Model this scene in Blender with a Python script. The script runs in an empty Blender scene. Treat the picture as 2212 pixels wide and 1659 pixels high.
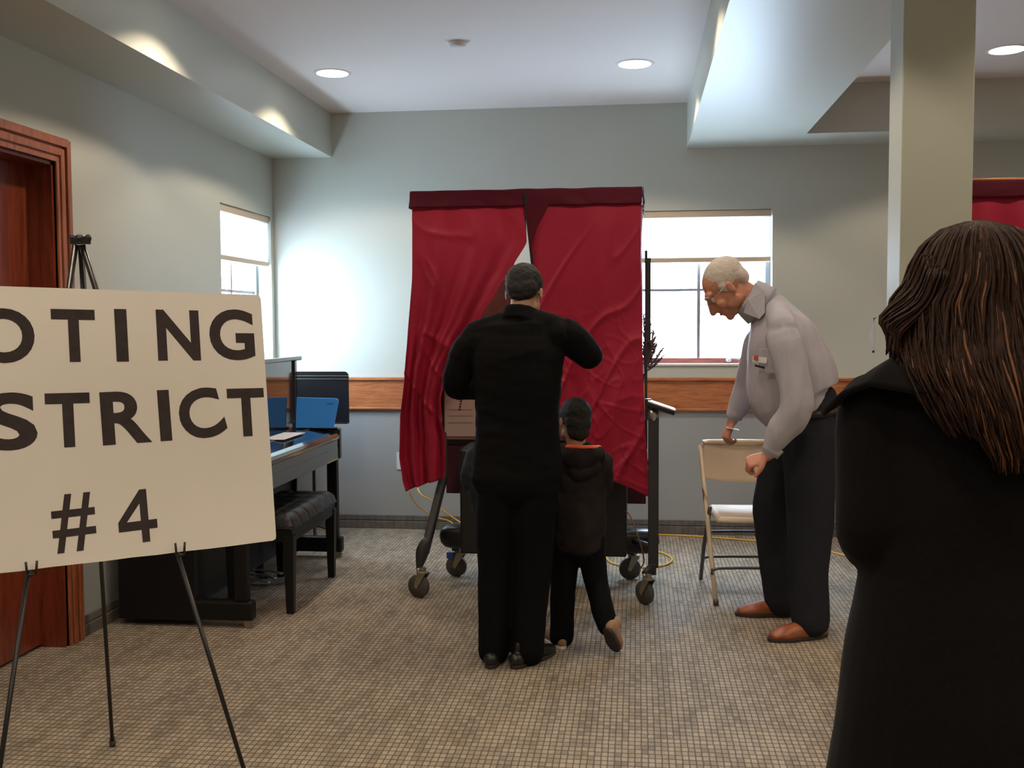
import bpy, bmesh, math, random
from math import sin, cos, pi, radians, sqrt
from mathutils import Vector, Matrix, noise
random.seed(7)
SC = bpy.context.scene
COL = SC.collection

# ------------------------------------------------------------------ camera
CAM = Vector((0.0, 0.0, 1.45))
F = 2226.0
RX = Vector((0.9927884869, 0.1197721427, -0.0050649817))
RY = Vector((-0.0018629289, 0.0576598233, 0.9983345503))
RZ = Vector((0.1198647141, -0.9911256119, 0.0574671358))
RM = Matrix((RX, RY, RZ)).transposed()          # columns: camera right, up, back in world space
cd = bpy.data.cameras.new('camera')
cam = bpy.data.objects.new('camera', cd)
COL.objects.link(cam)
cam.matrix_world = Matrix.Translation(CAM) @ RM.to_4x4()
cd.sensor_width = 36.0
cd.lens = 36.0 * F / 2212.0
cd.clip_start = 0.05
SC.camera = cam

def ray(x, y):
    return RM @ Vector((x - 1106.0, 829.5 - y, -F))
def at(x, y, yy):                                 # point of the plane Y = yy seen at a pixel
    d = ray(x, y)
    return CAM + d * (yy / d.y)
def on_floor(x, y, z=0.0):
    d = ray(x, y)
    return CAM + d * ((z - CAM.z) / d.z)

# ------------------------------------------------------------------ world, exposure
W = bpy.data.worlds.new('world'); SC.world = W
W.use_nodes = True
bg = W.node_tree.nodes['Background']
bg.inputs[0].default_value = (0.60, 0.79, 1.0, 1)
bg.inputs[1].default_value = 42.0
SC.view_settings.view_transform = 'Standard'
SC.view_settings.look = 'None'
SC.view_settings.exposure = -0.36
SC.view_settings.gamma = 1.0
SC.view_settings.use_curve_mapping = False
LAMP_W = 70.0
LAMP_COL = (1.0, 0.81, 0.60)

# ------------------------------------------------------------------ materials
def new_mat(name):
    m = bpy.data.materials.new(name); m.use_nodes = True
    nt = m.node_tree
    return m, nt, nt.nodes['Principled BSDF']
def lnk(nt, a, b): nt.links.new(a, b)
def nd(nt, t, **kw):
    n = nt.nodes.new(t)
    for k, v in kw.items(): setattr(n, k, v)
    return n
def mat(name, col, rough=0.6, metal=0.0, var=0.0, scale=20, bump=0.0, bscale=60, stretch=(1, 1, 1), spec=0.5, sheen=0.0, coat=0.0, emit=0.0):
    m, nt, p = new_mat(name)
    p.inputs['Base Color'].default_value = (*col, 1)
    p.inputs['Roughness'].default_value = rough
    p.inputs['Metallic'].default_value = metal
    p.inputs['Specular IOR Level'].default_value = spec
    p.inputs['Coat Weight'].default_value = coat
    p.inputs['Coat Roughness'].default_value = 0.05
    if sheen:
        p.inputs['Sheen Weight'].default_value = sheen
    if emit:
        p.inputs['Emission Color'].default_value = (*col, 1)
        p.inputs['Emission Strength'].default_value = emit
    tc = nd(nt, 'ShaderNodeTexCoord')
    mp = nd(nt, 'ShaderNodeMapping'); mp.inputs['Scale'].default_value = stretch
    lnk(nt, tc.outputs['Object'], mp.inputs[0])
    if var:
        nz = nd(nt, 'ShaderNodeTexNoise'); nz.inputs['Scale'].default_value = scale; nz.inputs['Detail'].default_value = 5
        lnk(nt, mp.outputs[0], nz.inputs['Vector'])
        cr = nd(nt, 'ShaderNodeValToRGB')
        cr.color_ramp.elements[0].position = 0.3; cr.color_ramp.elements[1].position = 0.7
        cr.color_ramp.elements[0].color = (*[c * (1 - var) for c in col], 1)
        cr.color_ramp.elements[1].color = (*[min(1, c * (1 + var)) for c in col], 1)
        lnk(nt, nz.outputs['Fac'], cr.inputs[0]); lnk(nt, cr.outputs[0], p.inputs['Base Color'])
    if bump:
        nb = nd(nt, 'ShaderNodeTexNoise'); nb.inputs['Scale'].default_value = bscale; nb.inputs['Detail'].default_value = 3
        lnk(nt, mp.outputs[0], nb.inputs['Vector'])
        b = nd(nt, 'ShaderNodeBump'); b.inputs['Strength'].default_value = bump; b.inputs['Distance'].default_value = 0.01
        lnk(nt, nb.outputs['Fac'], b.inputs['Height']); lnk(nt, b.outputs[0], p.inputs['Normal'])
    return m

def wood(name, a, b, stretch, rough=0.35, scale=9.0):
    m, nt, p = new_mat(name)
    tc = nd(nt, 'ShaderNodeTexCoord'); mp = nd(nt, 'ShaderNodeMapping'); mp.inputs['Scale'].default_value = stretch
    lnk(nt, tc.outputs['Object'], mp.inputs[0])
    n1 = nd(nt, 'ShaderNodeTexNoise'); n1.inputs['Scale'].default_value = scale; n1.inputs['Detail'].default_value = 6; n1.inputs['Distortion'].default_value = 1.2
    n2 = nd(nt, 'ShaderNodeTexNoise'); n2.inputs['Scale'].default_value = scale * 9; n2.inputs['Detail'].default_value = 3
    lnk(nt, mp.outputs[0], n1.inputs['Vector']); lnk(nt, mp.outputs[0], n2.inputs['Vector'])
    ad = nd(nt, 'ShaderNodeMath', operation='MULTIPLY_ADD'); ad.inputs[1].default_value = 0.35; lnk(nt, n2.outputs['Fac'], ad.inputs[0]); lnk(nt, n1.outputs['Fac'], ad.inputs[2])
    cr = nd(nt, 'ShaderNodeValToRGB'); e = cr.color_ramp.elements
    e[0].position = 0.45; e[0].color = (*a, 1); e[1].position = 0.85; e[1].color = (*b, 1)
    lnk(nt, ad.outputs[0], cr.inputs[0]); lnk(nt, cr.outputs[0], p.inputs['Base Color'])
    p.inputs['Roughness'].default_value = rough
    p.inputs['Coat Weight'].default_value = 0.3; p.inputs['Coat Roughness'].default_value = 0.25
    return m

def carpet(name, cx, cy, dark, lite, line=0.16):
    m, nt, p = new_mat(name)
    tc = nd(nt, 'ShaderNodeTexCoord'); mp = nd(nt, 'ShaderNodeMapping')
    mp.inputs['Scale'].default_value = (1 / cx, 1 / cy, 1 / cx)
    wv = nd(nt, 'ShaderNodeTexNoise'); wv.inputs['Scale'].default_value = 30; lnk(nt, tc.outputs['Object'], wv.inputs['Vector'])
    vm = nd(nt, 'ShaderNodeVectorMath', operation='MULTIPLY_ADD'); vm.inputs[1].default_value = (0.006, 0.006, 0.006)
    lnk(nt, wv.outputs['Color'], vm.inputs[0]); lnk(nt, tc.outputs['Object'], vm.inputs[2])
    lnk(nt, vm.outputs[0], mp.inputs[0])
    fl = nd(nt, 'ShaderNodeVectorMath', operation='FLOOR'); fr = nd(nt, 'ShaderNodeVectorMath', operation='FRACTION')
    lnk(nt, mp.outputs[0], fl.inputs[0]); lnk(nt, mp.outputs[0], fr.inputs[0])
    wn = nd(nt, 'ShaderNodeTexWhiteNoise'); lnk(nt, fl.outputs[0], wn.inputs['Vector'])
    sx = nd(nt, 'ShaderNodeSeparateXYZ'); lnk(nt, fr.outputs[0], sx.inputs[0])
    def edge(o):
        a = nd(nt, 'ShaderNodeMath', operation='SUBTRACT'); a.inputs[1].default_value = 0.5; lnk(nt, o, a.inputs[0])
        b = nd(nt, 'ShaderNodeMath', operation='ABSOLUTE'); lnk(nt, a.outputs[0], b.inputs[0])
        c = nd(nt, 'ShaderNodeMapRange'); c.inputs['From Min'].default_value = 0.5 - line; c.inputs['From Max'].default_value = 0.5
        c.inputs['To Min'].default_value = 1.0; c.inputs['To Max'].default_value = 0.0; lnk(nt, b.outputs[0], c.inputs['Value'])
        return c.outputs[0]
    mn = nd(nt, 'ShaderNodeMath', operation='MULTIPLY'); lnk(nt, edge(sx.outputs['X']), mn.inputs[0]); lnk(nt, edge(sx.outputs['Y']), mn.inputs[1])
    n3 = nd(nt, 'ShaderNodeTexNoise'); n3.inputs['Scale'].default_value = 14; n3.inputs['Detail'].default_value = 2
    mps = nd(nt, 'ShaderNodeMapping'); mps.inputs['Scale'].default_value = (1.0, 0.25, 1.0)
    lnk(nt, tc.outputs['Object'], mps.inputs[0]); lnk(nt, mps.outputs[0], n3.inputs['Vector'])
    av = nd(nt, 'ShaderNodeMath', operation='MULTIPLY_ADD'); av.inputs[1].default_value = 0.34; lnk(nt, wn.outputs['Value'], av.inputs[0])
    nm = nd(nt, 'ShaderNodeMath', operation='MULTIPLY'); nm.inputs[1].default_value = 0.85; lnk(nt, n3.outputs['Fac'], nm.inputs[0])
    lnk(nt, nm.outputs[0], av.inputs[2])
    ml = nd(nt, 'ShaderNodeMath', operation='MULTIPLY'); lnk(nt, av.outputs[0], ml.inputs[0]); lnk(nt, mn.outputs[0], ml.inputs[1])
    cr = nd(nt, 'ShaderNodeValToRGB'); e = cr.color_ramp.elements
    e[0].position = 0.0; e[0].color = (*dark, 1); e[1].position = 0.75; e[1].color = (*lite, 1)
    lnk(nt, ml.outputs[0], cr.inputs[0]); lnk(nt, cr.outputs[0], p.inputs['Base Color'])
    bp = nd(nt, 'ShaderNodeBump'); bp.inputs['Strength'].default_value = 0.5; bp.inputs['Distance'].default_value = 0.004
    lnk(nt, mn.outputs[0], bp.inputs['Height']); lnk(nt, bp.outputs[0], p.inputs['Normal'])
    p.inputs['Roughness'].default_value = 0.75; p.inputs['Specular IOR Level'].default_value = 0.35
    return m

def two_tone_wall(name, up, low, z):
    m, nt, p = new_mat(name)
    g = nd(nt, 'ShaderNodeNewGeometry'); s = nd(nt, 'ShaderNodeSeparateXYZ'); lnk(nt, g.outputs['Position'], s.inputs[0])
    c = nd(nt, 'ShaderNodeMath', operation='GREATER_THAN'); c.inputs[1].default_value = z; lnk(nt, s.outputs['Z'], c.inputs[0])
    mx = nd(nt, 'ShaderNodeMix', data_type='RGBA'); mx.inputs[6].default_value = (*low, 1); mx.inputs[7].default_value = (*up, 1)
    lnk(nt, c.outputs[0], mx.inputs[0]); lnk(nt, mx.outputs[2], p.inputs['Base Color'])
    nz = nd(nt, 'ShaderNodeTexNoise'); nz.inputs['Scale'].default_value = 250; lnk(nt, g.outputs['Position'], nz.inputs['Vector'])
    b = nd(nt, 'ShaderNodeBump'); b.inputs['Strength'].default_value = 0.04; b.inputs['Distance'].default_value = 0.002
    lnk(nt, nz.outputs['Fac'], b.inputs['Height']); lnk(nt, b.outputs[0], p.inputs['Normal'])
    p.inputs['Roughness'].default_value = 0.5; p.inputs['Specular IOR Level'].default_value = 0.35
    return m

M = {}
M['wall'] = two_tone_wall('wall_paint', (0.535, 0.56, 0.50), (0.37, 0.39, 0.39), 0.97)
M['beam'] = mat('beam_paint', (0.535, 0.56, 0.50), 0.42, spec=0.4)
M['ceil'] = mat('ceiling_paint', (0.75, 0.70, 0.67), 0.8)
M['carpet'] = carpet('carpet_grid', 0.0225, 0.034, (0.085, 0.070, 0.052), (0.40, 0.335, 0.255))
M['base'] = carpet('carpet_strip', 0.045, 0.5, (0.07, 0.065, 0.06), (0.17, 0.155, 0.14), 0.05)
M['oak'] = wood('oak_rail', (0.30, 0.085, 0.028), (0.56, 0.205, 0.070), (1.0, 8, 12), 0.4, 5)
M['oak_v'] = wood('oak_casing', (0.20, 0.055, 0.022), (0.40, 0.125, 0.05), (9, 9, 0.9), 0.4, 5)
M['door'] = wood('door_wood', (0.12, 0.020, 0.009), (0.25, 0.050, 0.020), (7, 5, 0.7), 0.35, 4)
M['white'] = mat('white_paint', (0.80, 0.80, 0.78), 0.4)
M['blindrail'] = mat('blind_rail', (0.62, 0.50, 0.37), 0.5)
M['frame'] = mat('window_bar', (0.25, 0.26, 0.30), 0.4)
M['redwood'] = mat('window_red_wood', (0.30, 0.08, 0.06), 0.4, var=0.3, scale=8, stretch=(1, 6, 6))
M['metal'] = mat('grey_metal', (0.55, 0.56, 0.57), 0.3, 0.9)
M['brass'] = mat('worn_metal', (0.35, 0.32, 0.26), 0.4, 0.8)
M['black'] = mat('black_paint', (0.012, 0.012, 0.014), 0.35)
M['ebony'] = mat('ebony_gloss', (0.012, 0.012, 0.016), 0.10, spec=0.8, coat=1.0)
M['satin'] = mat('satin_black', (0.007, 0.007, 0.008), 0.45, spec=0.3)
M['leather'] = mat('black_leather', (0.008, 0.008, 0.009), 0.32, spec=0.35, bump=0.2, bscale=120)
M['char'] = mat('charcoal_frame', (0.045, 0.045, 0.05), 0.45, 0.3)
M['rubber'] = mat('grey_rubber', (0.075, 0.07, 0.065), 0.6)
M['red'] = mat('red_satin', (0.34, 0.006, 0.034), 0.55, bump=0.10, bscale=30, sheen=0.05, spec=0.35)
M['red2'] = mat('maroon_band', (0.075, 0.002, 0.012), 0.7, spec=0.2, bump=0.25, bscale=25)
M['maroon'] = mat('maroon_panel', (0.06, 0.008, 0.02), 0.5)
M['paper'] = mat('ballot_paper', (0.66, 0.52, 0.45), 0.7)
M['card'] = mat('brown_board', (0.36, 0.23, 0.16), 0.7, var=0.1)
M['foam'] = mat('foam_board', (0.88, 0.85, 0.80), 0.45, var=0.02, scale=3, bump=0.06, bscale=9)
M['ink'] = mat('letter_grey', (0.060, 0.048, 0.050), 0.8, var=0.12, scale=30, spec=0.1)
M['print'] = mat('printed_ink', (0.10, 0.07, 0.06), 0.7)
M['suit'] = mat('black_suit', (0.0055, 0.0055, 0.0065), 0.9, bump=0.1, bscale=300, spec=0.12)
M['pants'] = mat('black_trousers', (0.0045, 0.0045, 0.006), 0.9, bump=0.1, bscale=300, spec=0.12)
M['slate'] = mat('slate_trousers', (0.019, 0.020, 0.028), 0.9, bump=0.1, bscale=250, spec=0.15)
M['shirt'] = mat('grey_shirt', (0.42, 0.405, 0.465), 0.7, var=0.06, scale=60, stretch=(4, 4, 0.3), bump=0.1, bscale=200)
M['whitecloth'] = mat('white_collar', (0.75, 0.75, 0.78), 0.7)
M['skin'] = mat('skin', (0.56, 0.24, 0.16), 0.5, var=0.12, scale=14)
M['skin2'] = mat('skin_tan', (0.48, 0.25, 0.17), 0.5, var=0.1, scale=14)
M['lip'] = mat('lip', (0.40, 0.12, 0.10), 0.5)
M['eye'] = mat('eye_white', (0.7, 0.7, 0.68), 0.2)
M['hairw'] = mat('white_hair', (0.62, 0.54, 0.47), 0.6, var=0.15, scale=60, stretch=(1, 1, 4), bump=0.3, bscale=150)
M['hairb'] = mat('dark_hair', (0.008, 0.006, 0.0055), 0.7, bump=0.5, bscale=220)
M['hairbr'] = mat('brown_hair', (0.028, 0.0105, 0.0055), 0.6, var=0.75, scale=25, stretch=(5, 5, .6), bump=0.3, bscale=120, spec=0.25)
M['hairhi'] = mat('copper_hair', (0.13, 0.045, 0.015), 0.5, var=0.4, scale=25, stretch=(5, 5, .6))
M['coat'] = mat('black_wool', (0.0065, 0.006, 0.0068), 0.95, var=0.2, scale=120, bump=0.2, bscale=400, spec=0.1, sheen=0.03)
M['hood'] = mat('dark_hoodie', (0.022, 0.018, 0.019), 0.9, var=0.35, scale=12, bump=0.2, bscale=160, spec=0.12)
M['hood2'] = mat('slate_jacket', (0.022, 0.027, 0.033), 0.8, var=0.2, scale=12, spec=0.2)
M['orange'] = mat('orange_trim', (0.85, 0.13, 0.04), 0.6)
M['shoeb'] = mat('black_shoe', (0.012, 0.011, 0.012), 0.3)
M['shoer'] = mat('brown_leather', (0.30, 0.085, 0.035), 0.35, var=0.3, scale=18)
M['sole'] = mat('dark_sole', (0.03, 0.022, 0.02), 0.6)
M['tan'] = mat('tan_sneaker', (0.32, 0.20, 0.12), 0.6)
M['cream'] = mat('cream_enamel', (0.66, 0.53, 0.38), 0.3, coat=0.3)
M['chairdark'] = mat('chair_leg_dark', (0.10, 0.09, 0.09), 0.4, 0.3)
M['blue'] = mat('blue_lid', (0.05, 0.34, 1.0), 0.3)
M['brake'] = mat('blue_brake', (0.03, 0.08, 0.30), 0.4)
M['yellow'] = mat('yellow_cord', (0.72, 0.42, 0.06), 0.5)
M['browncord'] = mat('brown_cord', (0.20, 0.11, 0.06), 0.5)
M['plume'] = mat('plume_grey', (0.27, 0.20, 0.19), 0.9, var=0.3, scale=40, stretch=(3, 3, 0.5))
M['plastic'] = mat('white_plastic', (0.75, 0.75, 0.75), 0.35)
M['clear'] = mat('pale_plastic', (0.6, 0.7, 0.85), 0.15)
M['badge'] = mat('badge_red', (0.55, 0.08, 0.06), 0.5)
M['lensm'] = mat('eyeglass', (0.75, 0.8, 0.9), 0.1)

def emit_mat(name, col, s):
    m = bpy.data.materials.new(name); m.use_nodes = True; nt = m.node_tree; nt.nodes.clear()
    e = nd(nt, 'ShaderNodeEmission'); e.inputs[0].default_value = (*col, 1); e.inputs[1].default_value = s
    o = nd(nt, 'ShaderNodeOutputMaterial'); lnk(nt, e.outputs[0], o.inputs[0]); return m
M['lamp'] = emit_mat('lamp_disc', (1.0, 0.93, 0.80), 7.0)
def glass_mat():
    m = bpy.data.materials.new('window_glass'); m.use_nodes = True; nt = m.node_tree; nt.nodes.clear()
    t = nd(nt, 'ShaderNodeBsdfTransparent'); t.inputs[0].default_value = (0.95, 0.97, 0.97, 1)
    g = nd(nt, 'ShaderNodeBsdfGlossy'); g.inputs['Roughness'].default_value = 0.02
    x = nd(nt, 'ShaderNodeMixShader'); x.inputs[0].default_value = 0.06
    o = nd(nt, 'ShaderNodeOutputMaterial')
    lnk(nt, t.outputs[0], x.inputs[1]); lnk(nt, g.outputs[0], x.inputs[2]); lnk(nt, x.outputs[0], o.inputs[0]); return m
M['glass'] = glass_mat()
def shade_mat():
    m = bpy.data.materials.new('cellular_shade'); m.use_nodes = True; nt = m.node_tree; nt.nodes.clear()
    t = nd(nt, 'ShaderNodeBsdfTranslucent'); t.inputs[0].default_value = (0.40, 0.39, 0.40, 1)
    d = nd(nt, 'ShaderNodeBsdfDiffuse'); d.inputs[0].default_value = (0.80, 0.77, 0.72, 1)
    x = nd(nt, 'ShaderNodeMixShader'); x.inputs[0].default_value = 0.5
    o = nd(nt, 'ShaderNodeOutputMaterial')
    lnk(nt, t.outputs[0], x.inputs[1]); lnk(nt, d.outputs[0], x.inputs[2]); lnk(nt, x.outputs[0], o.inputs[0]); return m
M['shade'] = shade_mat()

# ------------------------------------------------------------------ mesh helpers
V3 = Vector
def frame(t, side):
    t = t.normalized(); s = side - t * side.dot(t)
    if s.length < 1e-5: s = t.orthogonal()
    s.normalize(); return t, s, t.cross(s).normalized()

class MB:
    def __init__(self): self.v = []; self.f = []
    def add(self, vs, fs):
        o = len(self.v); self.v += [V3(p) for p in vs]; self.f += [tuple(i + o for i in f) for f in fs]; return self
    def box(self, lo, hi, rot=None, c=None):
        lo, hi = V3(lo), V3(hi)
        vs = [V3((x, y, z)) for x in (lo.x, hi.x) for y in (lo.y, hi.y) for z in (lo.z, hi.z)]
        if rot is not None:
            c = V3(c) if c is not None else (lo + hi) / 2
            vs = [c + rot @ (p - c) for p in vs]
        return self.add(vs, [(0, 1, 3, 2), (4, 6, 7, 5), (0, 4, 5, 1), (2, 3, 7, 6), (0, 2, 6, 4), (1, 5, 7, 3)])
    def obox(self, c, ax, ay, az):             # oriented box: centre and half-axis vectors
        c = V3(c); vs = [c + ax * i + ay * j + az * k for i in (-1, 1) for j in (-1, 1) for k in (-1, 1)]
        return self.add(vs, [(0, 1, 3, 2), (4, 6, 7, 5), (0, 4, 5, 1), (2, 3, 7, 6), (0, 2, 6, 4), (1, 5, 7, 3)])
    def limb(self, pts, rad, side=(1, 0, 0), n=14, sub=4, rnd=True, sq=0.0):
        pts = [V3(p) for p in pts]; side = V3(side)
        rad = [r if isinstance(r, (tuple, list)) else (r, r) for r in rad]
        P, Q = [], []
        m = len(pts)
        for i in range(m - 1):
            a = pts[max(i - 1, 0)]; b = pts[i]; c = pts[i + 1]; d = pts[min(i + 2, m - 1)]
            ra = rad[max(i - 1, 0)]; rb = rad[i]; rc = rad[i + 1]; rd = rad[min(i + 2, m - 1)]
            for k in range(sub):
                t = k / sub
                cr = lambda a, b, c, d: 0.5 * (2 * b + (c - a) * t + (2 * a - 5 * b + 4 * c - d) * t * t + (3 * b - a - 3 * c + d) * t ** 3)
                P.append(cr(a, b, c, d)); Q.append((max(0.002, cr(ra[0], rb[0], rc[0], rd[0])), max(0.002, cr(ra[1], rb[1], rc[1], rd[1]))))
        P.append(pts[-1]); Q.append(rad[-1])
        fr = []
        for i in range(len(P)):
            t = P[min(i + 1, len(P) - 1)] - P[max(i - 1, 0)]
            fr.append(frame(t, side))
        if rnd:
            for end in (0, -1):
                p, q, (t, s, b) = P[end], Q[end], fr[end]
                sg = -1 if end == 0 else 1
                L = min(q); new = []
                for k in range(1, 4):
                    a = k / 3.3 * pi / 2
                    new.append((p + t * sg * L * sin(a), (q[0] * cos(a), q[1] * cos(a)), (t, s, b)))
                if end == 0:
                    for x in new: P.insert(0, x[0]); Q.insert(0, x[1]); fr.insert(0, x[2])
                else:
                    for x in new: P.append(x[0]); Q.append(x[1]); fr.append(x[2])
        vs = []
        for p, q, (t, s, b) in zip(P, Q, fr):
            for k in range(n):
                a = 2 * pi * k / n; ca, sa = cos(a), sin(a)
                if sq:
                    ca = math.copysign(abs(ca) ** (1 - sq), ca); sa = math.copysign(abs(sa) ** (1 - sq), sa)
                vs.append(p + s * (q[0] * ca) + b * (q[1] * sa))
        fs = []
        R = len(P)
        for i in range(R - 1):
            for k in range(n):
                k2 = (k + 1) % n
                fs.append((i * n + k, i * n + k2, (i + 1) * n + k2, (i + 1) * n + k))
        fs.append(tuple(range(n))[::-1]); fs.append(tuple((R - 1) * n + k for k in range(n)))
        return self.add(vs, fs)
    def tube(self, pts, r, n=8, sub=1, side=(0.3, 0.2, 1)):
        return self.limb(pts, [r] * len(pts), side, n, sub, False)
    def ell(self, c, r, A=None, n=16, m=10):
        c = V3(c); vs, fs = [], []
        A = A or Matrix.Identity(3)
        for i in range(1, m):
            th = pi * i / m
            for k in range(n):
                ph = 2 * pi * k / n
                vs.append(c + A @ V3((r[0] * sin(th) * cos(ph), r[1] * sin(th) * sin(ph), r[2] * cos(th))))
        for i in range(m - 2):
            for k in range(n):
                k2 = (k + 1) % n; fs.append((i * n + k, (i + 1) * n + k, (i + 1) * n + k2, i * n + k2))
        a = len(vs); vs += [c + A @ V3((0, 0, r[2])), c - A @ V3((0, 0, r[2]))]
        for k in range(n):
            k2 = (k + 1) % n; fs.append((a, k, k2)); fs.append((a + 1, (m - 2) * n + k2, (m - 2) * n + k))
        return self.add(vs, fs)
    def lathe(self, c, prof, axis=(0, 0, 1), n=20):   # profile of (radius, height along the axis)
        c = V3(c); t, s, b = frame(V3(axis), V3((1, 0.01, 0)) if abs(V3(axis).normalized().x) < 0.9 else V3((0, 1, 0)))
        vs, fs = [], []
        for (r, h) in prof:
            for k in range(n):
                a = 2 * pi * k / n; vs.append(c + t * h + s * (r * cos(a)) + b * (r * sin(a)))
        for i in range(len(prof) - 1):
            for k in range(n):
                k2 = (k + 1) % n; fs.append((i * n + k, i * n + k2, (i + 1) * n + k2, (i + 1) * n + k))
        fs.append(tuple(range(n))[::-1]); fs.append(tuple((len(prof) - 1) * n + k for k in range(n)))
        return self.add(vs, fs)
    def prism(self, poly, d):                    # closed polygon in 3D extruded by a vector
        n = len(poly); a = [V3(p) for p in poly]; d = V3(d)
        return self.add(a + [p + d for p in a], [tuple(range(n))[::-1], tuple(range(n, 2 * n))] + [(i, (i + 1) % n, n + (i + 1) % n, n + i) for i in range(n)])
    def sheet(self, fn, nu, nv, thick=0.0):
        vs = [fn(i / nu, j / nv) for j in range(nv + 1) for i in range(nu + 1)]
        fs = [(j * (nu + 1) + i, j * (nu + 1) + i + 1, (j + 1) * (nu + 1) + i + 1, (j + 1) * (nu + 1) + i) for j in range(nv) for i in range(nu)]
        return self.add(vs, fs)

def mesh_from(mb, name, smooth):
    me = bpy.data.meshes.new(name); me.from_pydata([tuple(v) for v in mb.v], [], mb.f)
    bm = bmesh.new(); bm.from_mesh(me); bmesh.ops.recalc_face_normals(bm, faces=bm.faces); bm.to_mesh(me); bm.free()
    if smooth:
        for p in me.polygons: p.use_smooth = True
    return me

def root_of(o):
    while o.parent: o = o.parent
    return o
def tag(o, label=None, cat=None, group=None, kind=None):
    if label: o['label'] = label
    if cat: o['category'] = cat
    if group: o['group'] = group
    if kind: o['kind'] = kind
    return o
def thing(name, label, cat, loc=(0, 0, 0), group=None):
    o = bpy.data.objects.new(name, None); COL.objects.link(o); o.location = loc; o.empty_display_size = 0.1
    return tag(o, label, cat, group)
def obj(name, mb, m, parent=None, smooth=False, bevel=0.0, loc=None, label=None, thick=0.0, autos=False, me=None):
    base = V3(root_of(parent).location) if parent else V3(loc or (0, 0, 0))
    if me is None:
        for i, v in enumerate(mb.v): mb.v[i] = v - base
        me = mesh_from(mb, name, smooth)
    else:
        me.transform(Matrix.Translation(-base))
    me.materials.append(m)
    o = bpy.data.objects.new(name, me); COL.objects.link(o)
    if parent: o.parent = parent
    else: o.location = base
    if bevel:
        b = o.modifiers.new('bevel', 'BEVEL'); b.width = bevel; b.segments = 2; b.limit_method = 'ANGLE'; b.angle_limit = radians(40)
    if thick:
        s = o.modifiers.new('solid', 'SOLIDIFY'); s.thickness = thick; s.offset = 0
    if label: o['label'] = label
    return o
def struct(name, mb, m, parent=None, **kw):
    o = obj(name, mb, m, parent, **kw)
    if not parent: o['kind'] = 'structure'
    return o
def blob(mb, voxel=0.007, it=6, fac=0.5, wr=None):
    me = mesh_from(mb, 'tmp', True)
    o = bpy.data.objects.new('tmp', me); COL.objects.link(o)
    r = o.modifiers.new('r', 'REMESH'); r.mode = 'VOXEL'; r.voxel_size = voxel; r.use_smooth_shade = True
    if it:
        s = o.modifiers.new('s', 'SMOOTH'); s.iterations = it; s.factor = fac
    dg = bpy.context.evaluated_depsgraph_get()
    out = bpy.data.meshes.new_from_object(o.evaluated_get(dg))
    bpy.data.objects.remove(o); bpy.data.meshes.remove(me)
    for p in out.polygons: p.use_smooth = True
    if wr:
        amp, sc, ridge = wr
        ns = [v.normal.copy() for v in out.vertices]
        for v, n in zip(out.vertices, ns):
            q = V3((v.co.x * sc[0], v.co.y * sc[1], v.co.z * sc[2]))
            h = noise.noise(q) + 0.5 * noise.noise(q * 2.1)
            if ridge: h = 1 - abs(h) * 2.2
            v.co += n * (amp * h)
    return out

# ------------------------------------------------------------------ room shell
XL, YB, ZC, ZS = -2.57, 7.14, 2.94, 2.635
XR, YF = 4.6, -2.6
T = 0.22
def wall_with_hole(name, axis, pos, lo, hi, holes, out):
    """axis 'y': wall plane Y=pos spanning X lo..hi ; axis 'x': plane X=pos spanning Y lo..hi. out = +1/-1 outward."""
    mb = MB()
    def bx(a0, a1, z0, z1):
        if a1 - a0 < 1e-4 or z1 - z0 < 1e-4: return
        d0, d1 = sorted((pos, pos + out * T))
        if axis == 'y': mb.box((a0, d0, z0), (a1, d1, z1))
        else: mb.box((d0, a0, z0), (d1, a1, z1))
    cur = lo
    for (a0, a1, z0, z1) in sorted(holes):
        bx(cur, a0, 0, ZC + .1); bx(a0, a1, 0, z0); bx(a0, a1, z1, ZC + .1); cur = a1
    bx(cur, hi, 0, ZC + .1)
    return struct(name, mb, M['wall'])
WR = (-0.055, 0.908, 1.163, 2.219)      # window in the back wall
WL = (6.19, 7.08, 1.163, 2.219)         # window in the left wall
DR = (3.42, 4.335, 0.0, 2.18)           # door opening in the left wall
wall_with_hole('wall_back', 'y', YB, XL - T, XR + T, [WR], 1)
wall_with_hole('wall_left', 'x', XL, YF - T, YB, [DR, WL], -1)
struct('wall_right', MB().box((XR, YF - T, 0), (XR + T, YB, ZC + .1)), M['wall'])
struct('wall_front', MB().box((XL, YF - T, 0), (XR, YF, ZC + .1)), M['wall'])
struct('floor', MB().box((XL - T, YF - T, -0.1), (XR + T, YB + T, 0)), M['carpet'])
struct('ceiling', MB().box((XL - T, YF - T, ZC), (XR + T, YB + T, ZC + 0.1)), M['ceil'])
struct('trim_1', MB().box((XL, YF, ZS), (-2.135, YB, ZC)), M['beam'])                   # soffit along the left wall
struct('trim_2', MB().box((0.337, YF, ZS), (1.055, YB, ZC)), M['beam'])                 # beam over the room
struct('trim_3', MB().box((1.055, 6.70, ZS), (XR, YB, ZC)), M['beam'])                  # soffit along the back wall
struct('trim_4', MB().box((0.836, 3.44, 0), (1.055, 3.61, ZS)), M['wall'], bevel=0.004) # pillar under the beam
# hall behind the door
struct('trim_5', MB().box((XL - T - 0.02, 3.3, -0.1), (XL - T, 4.5, 2.4)), M['door'])

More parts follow.
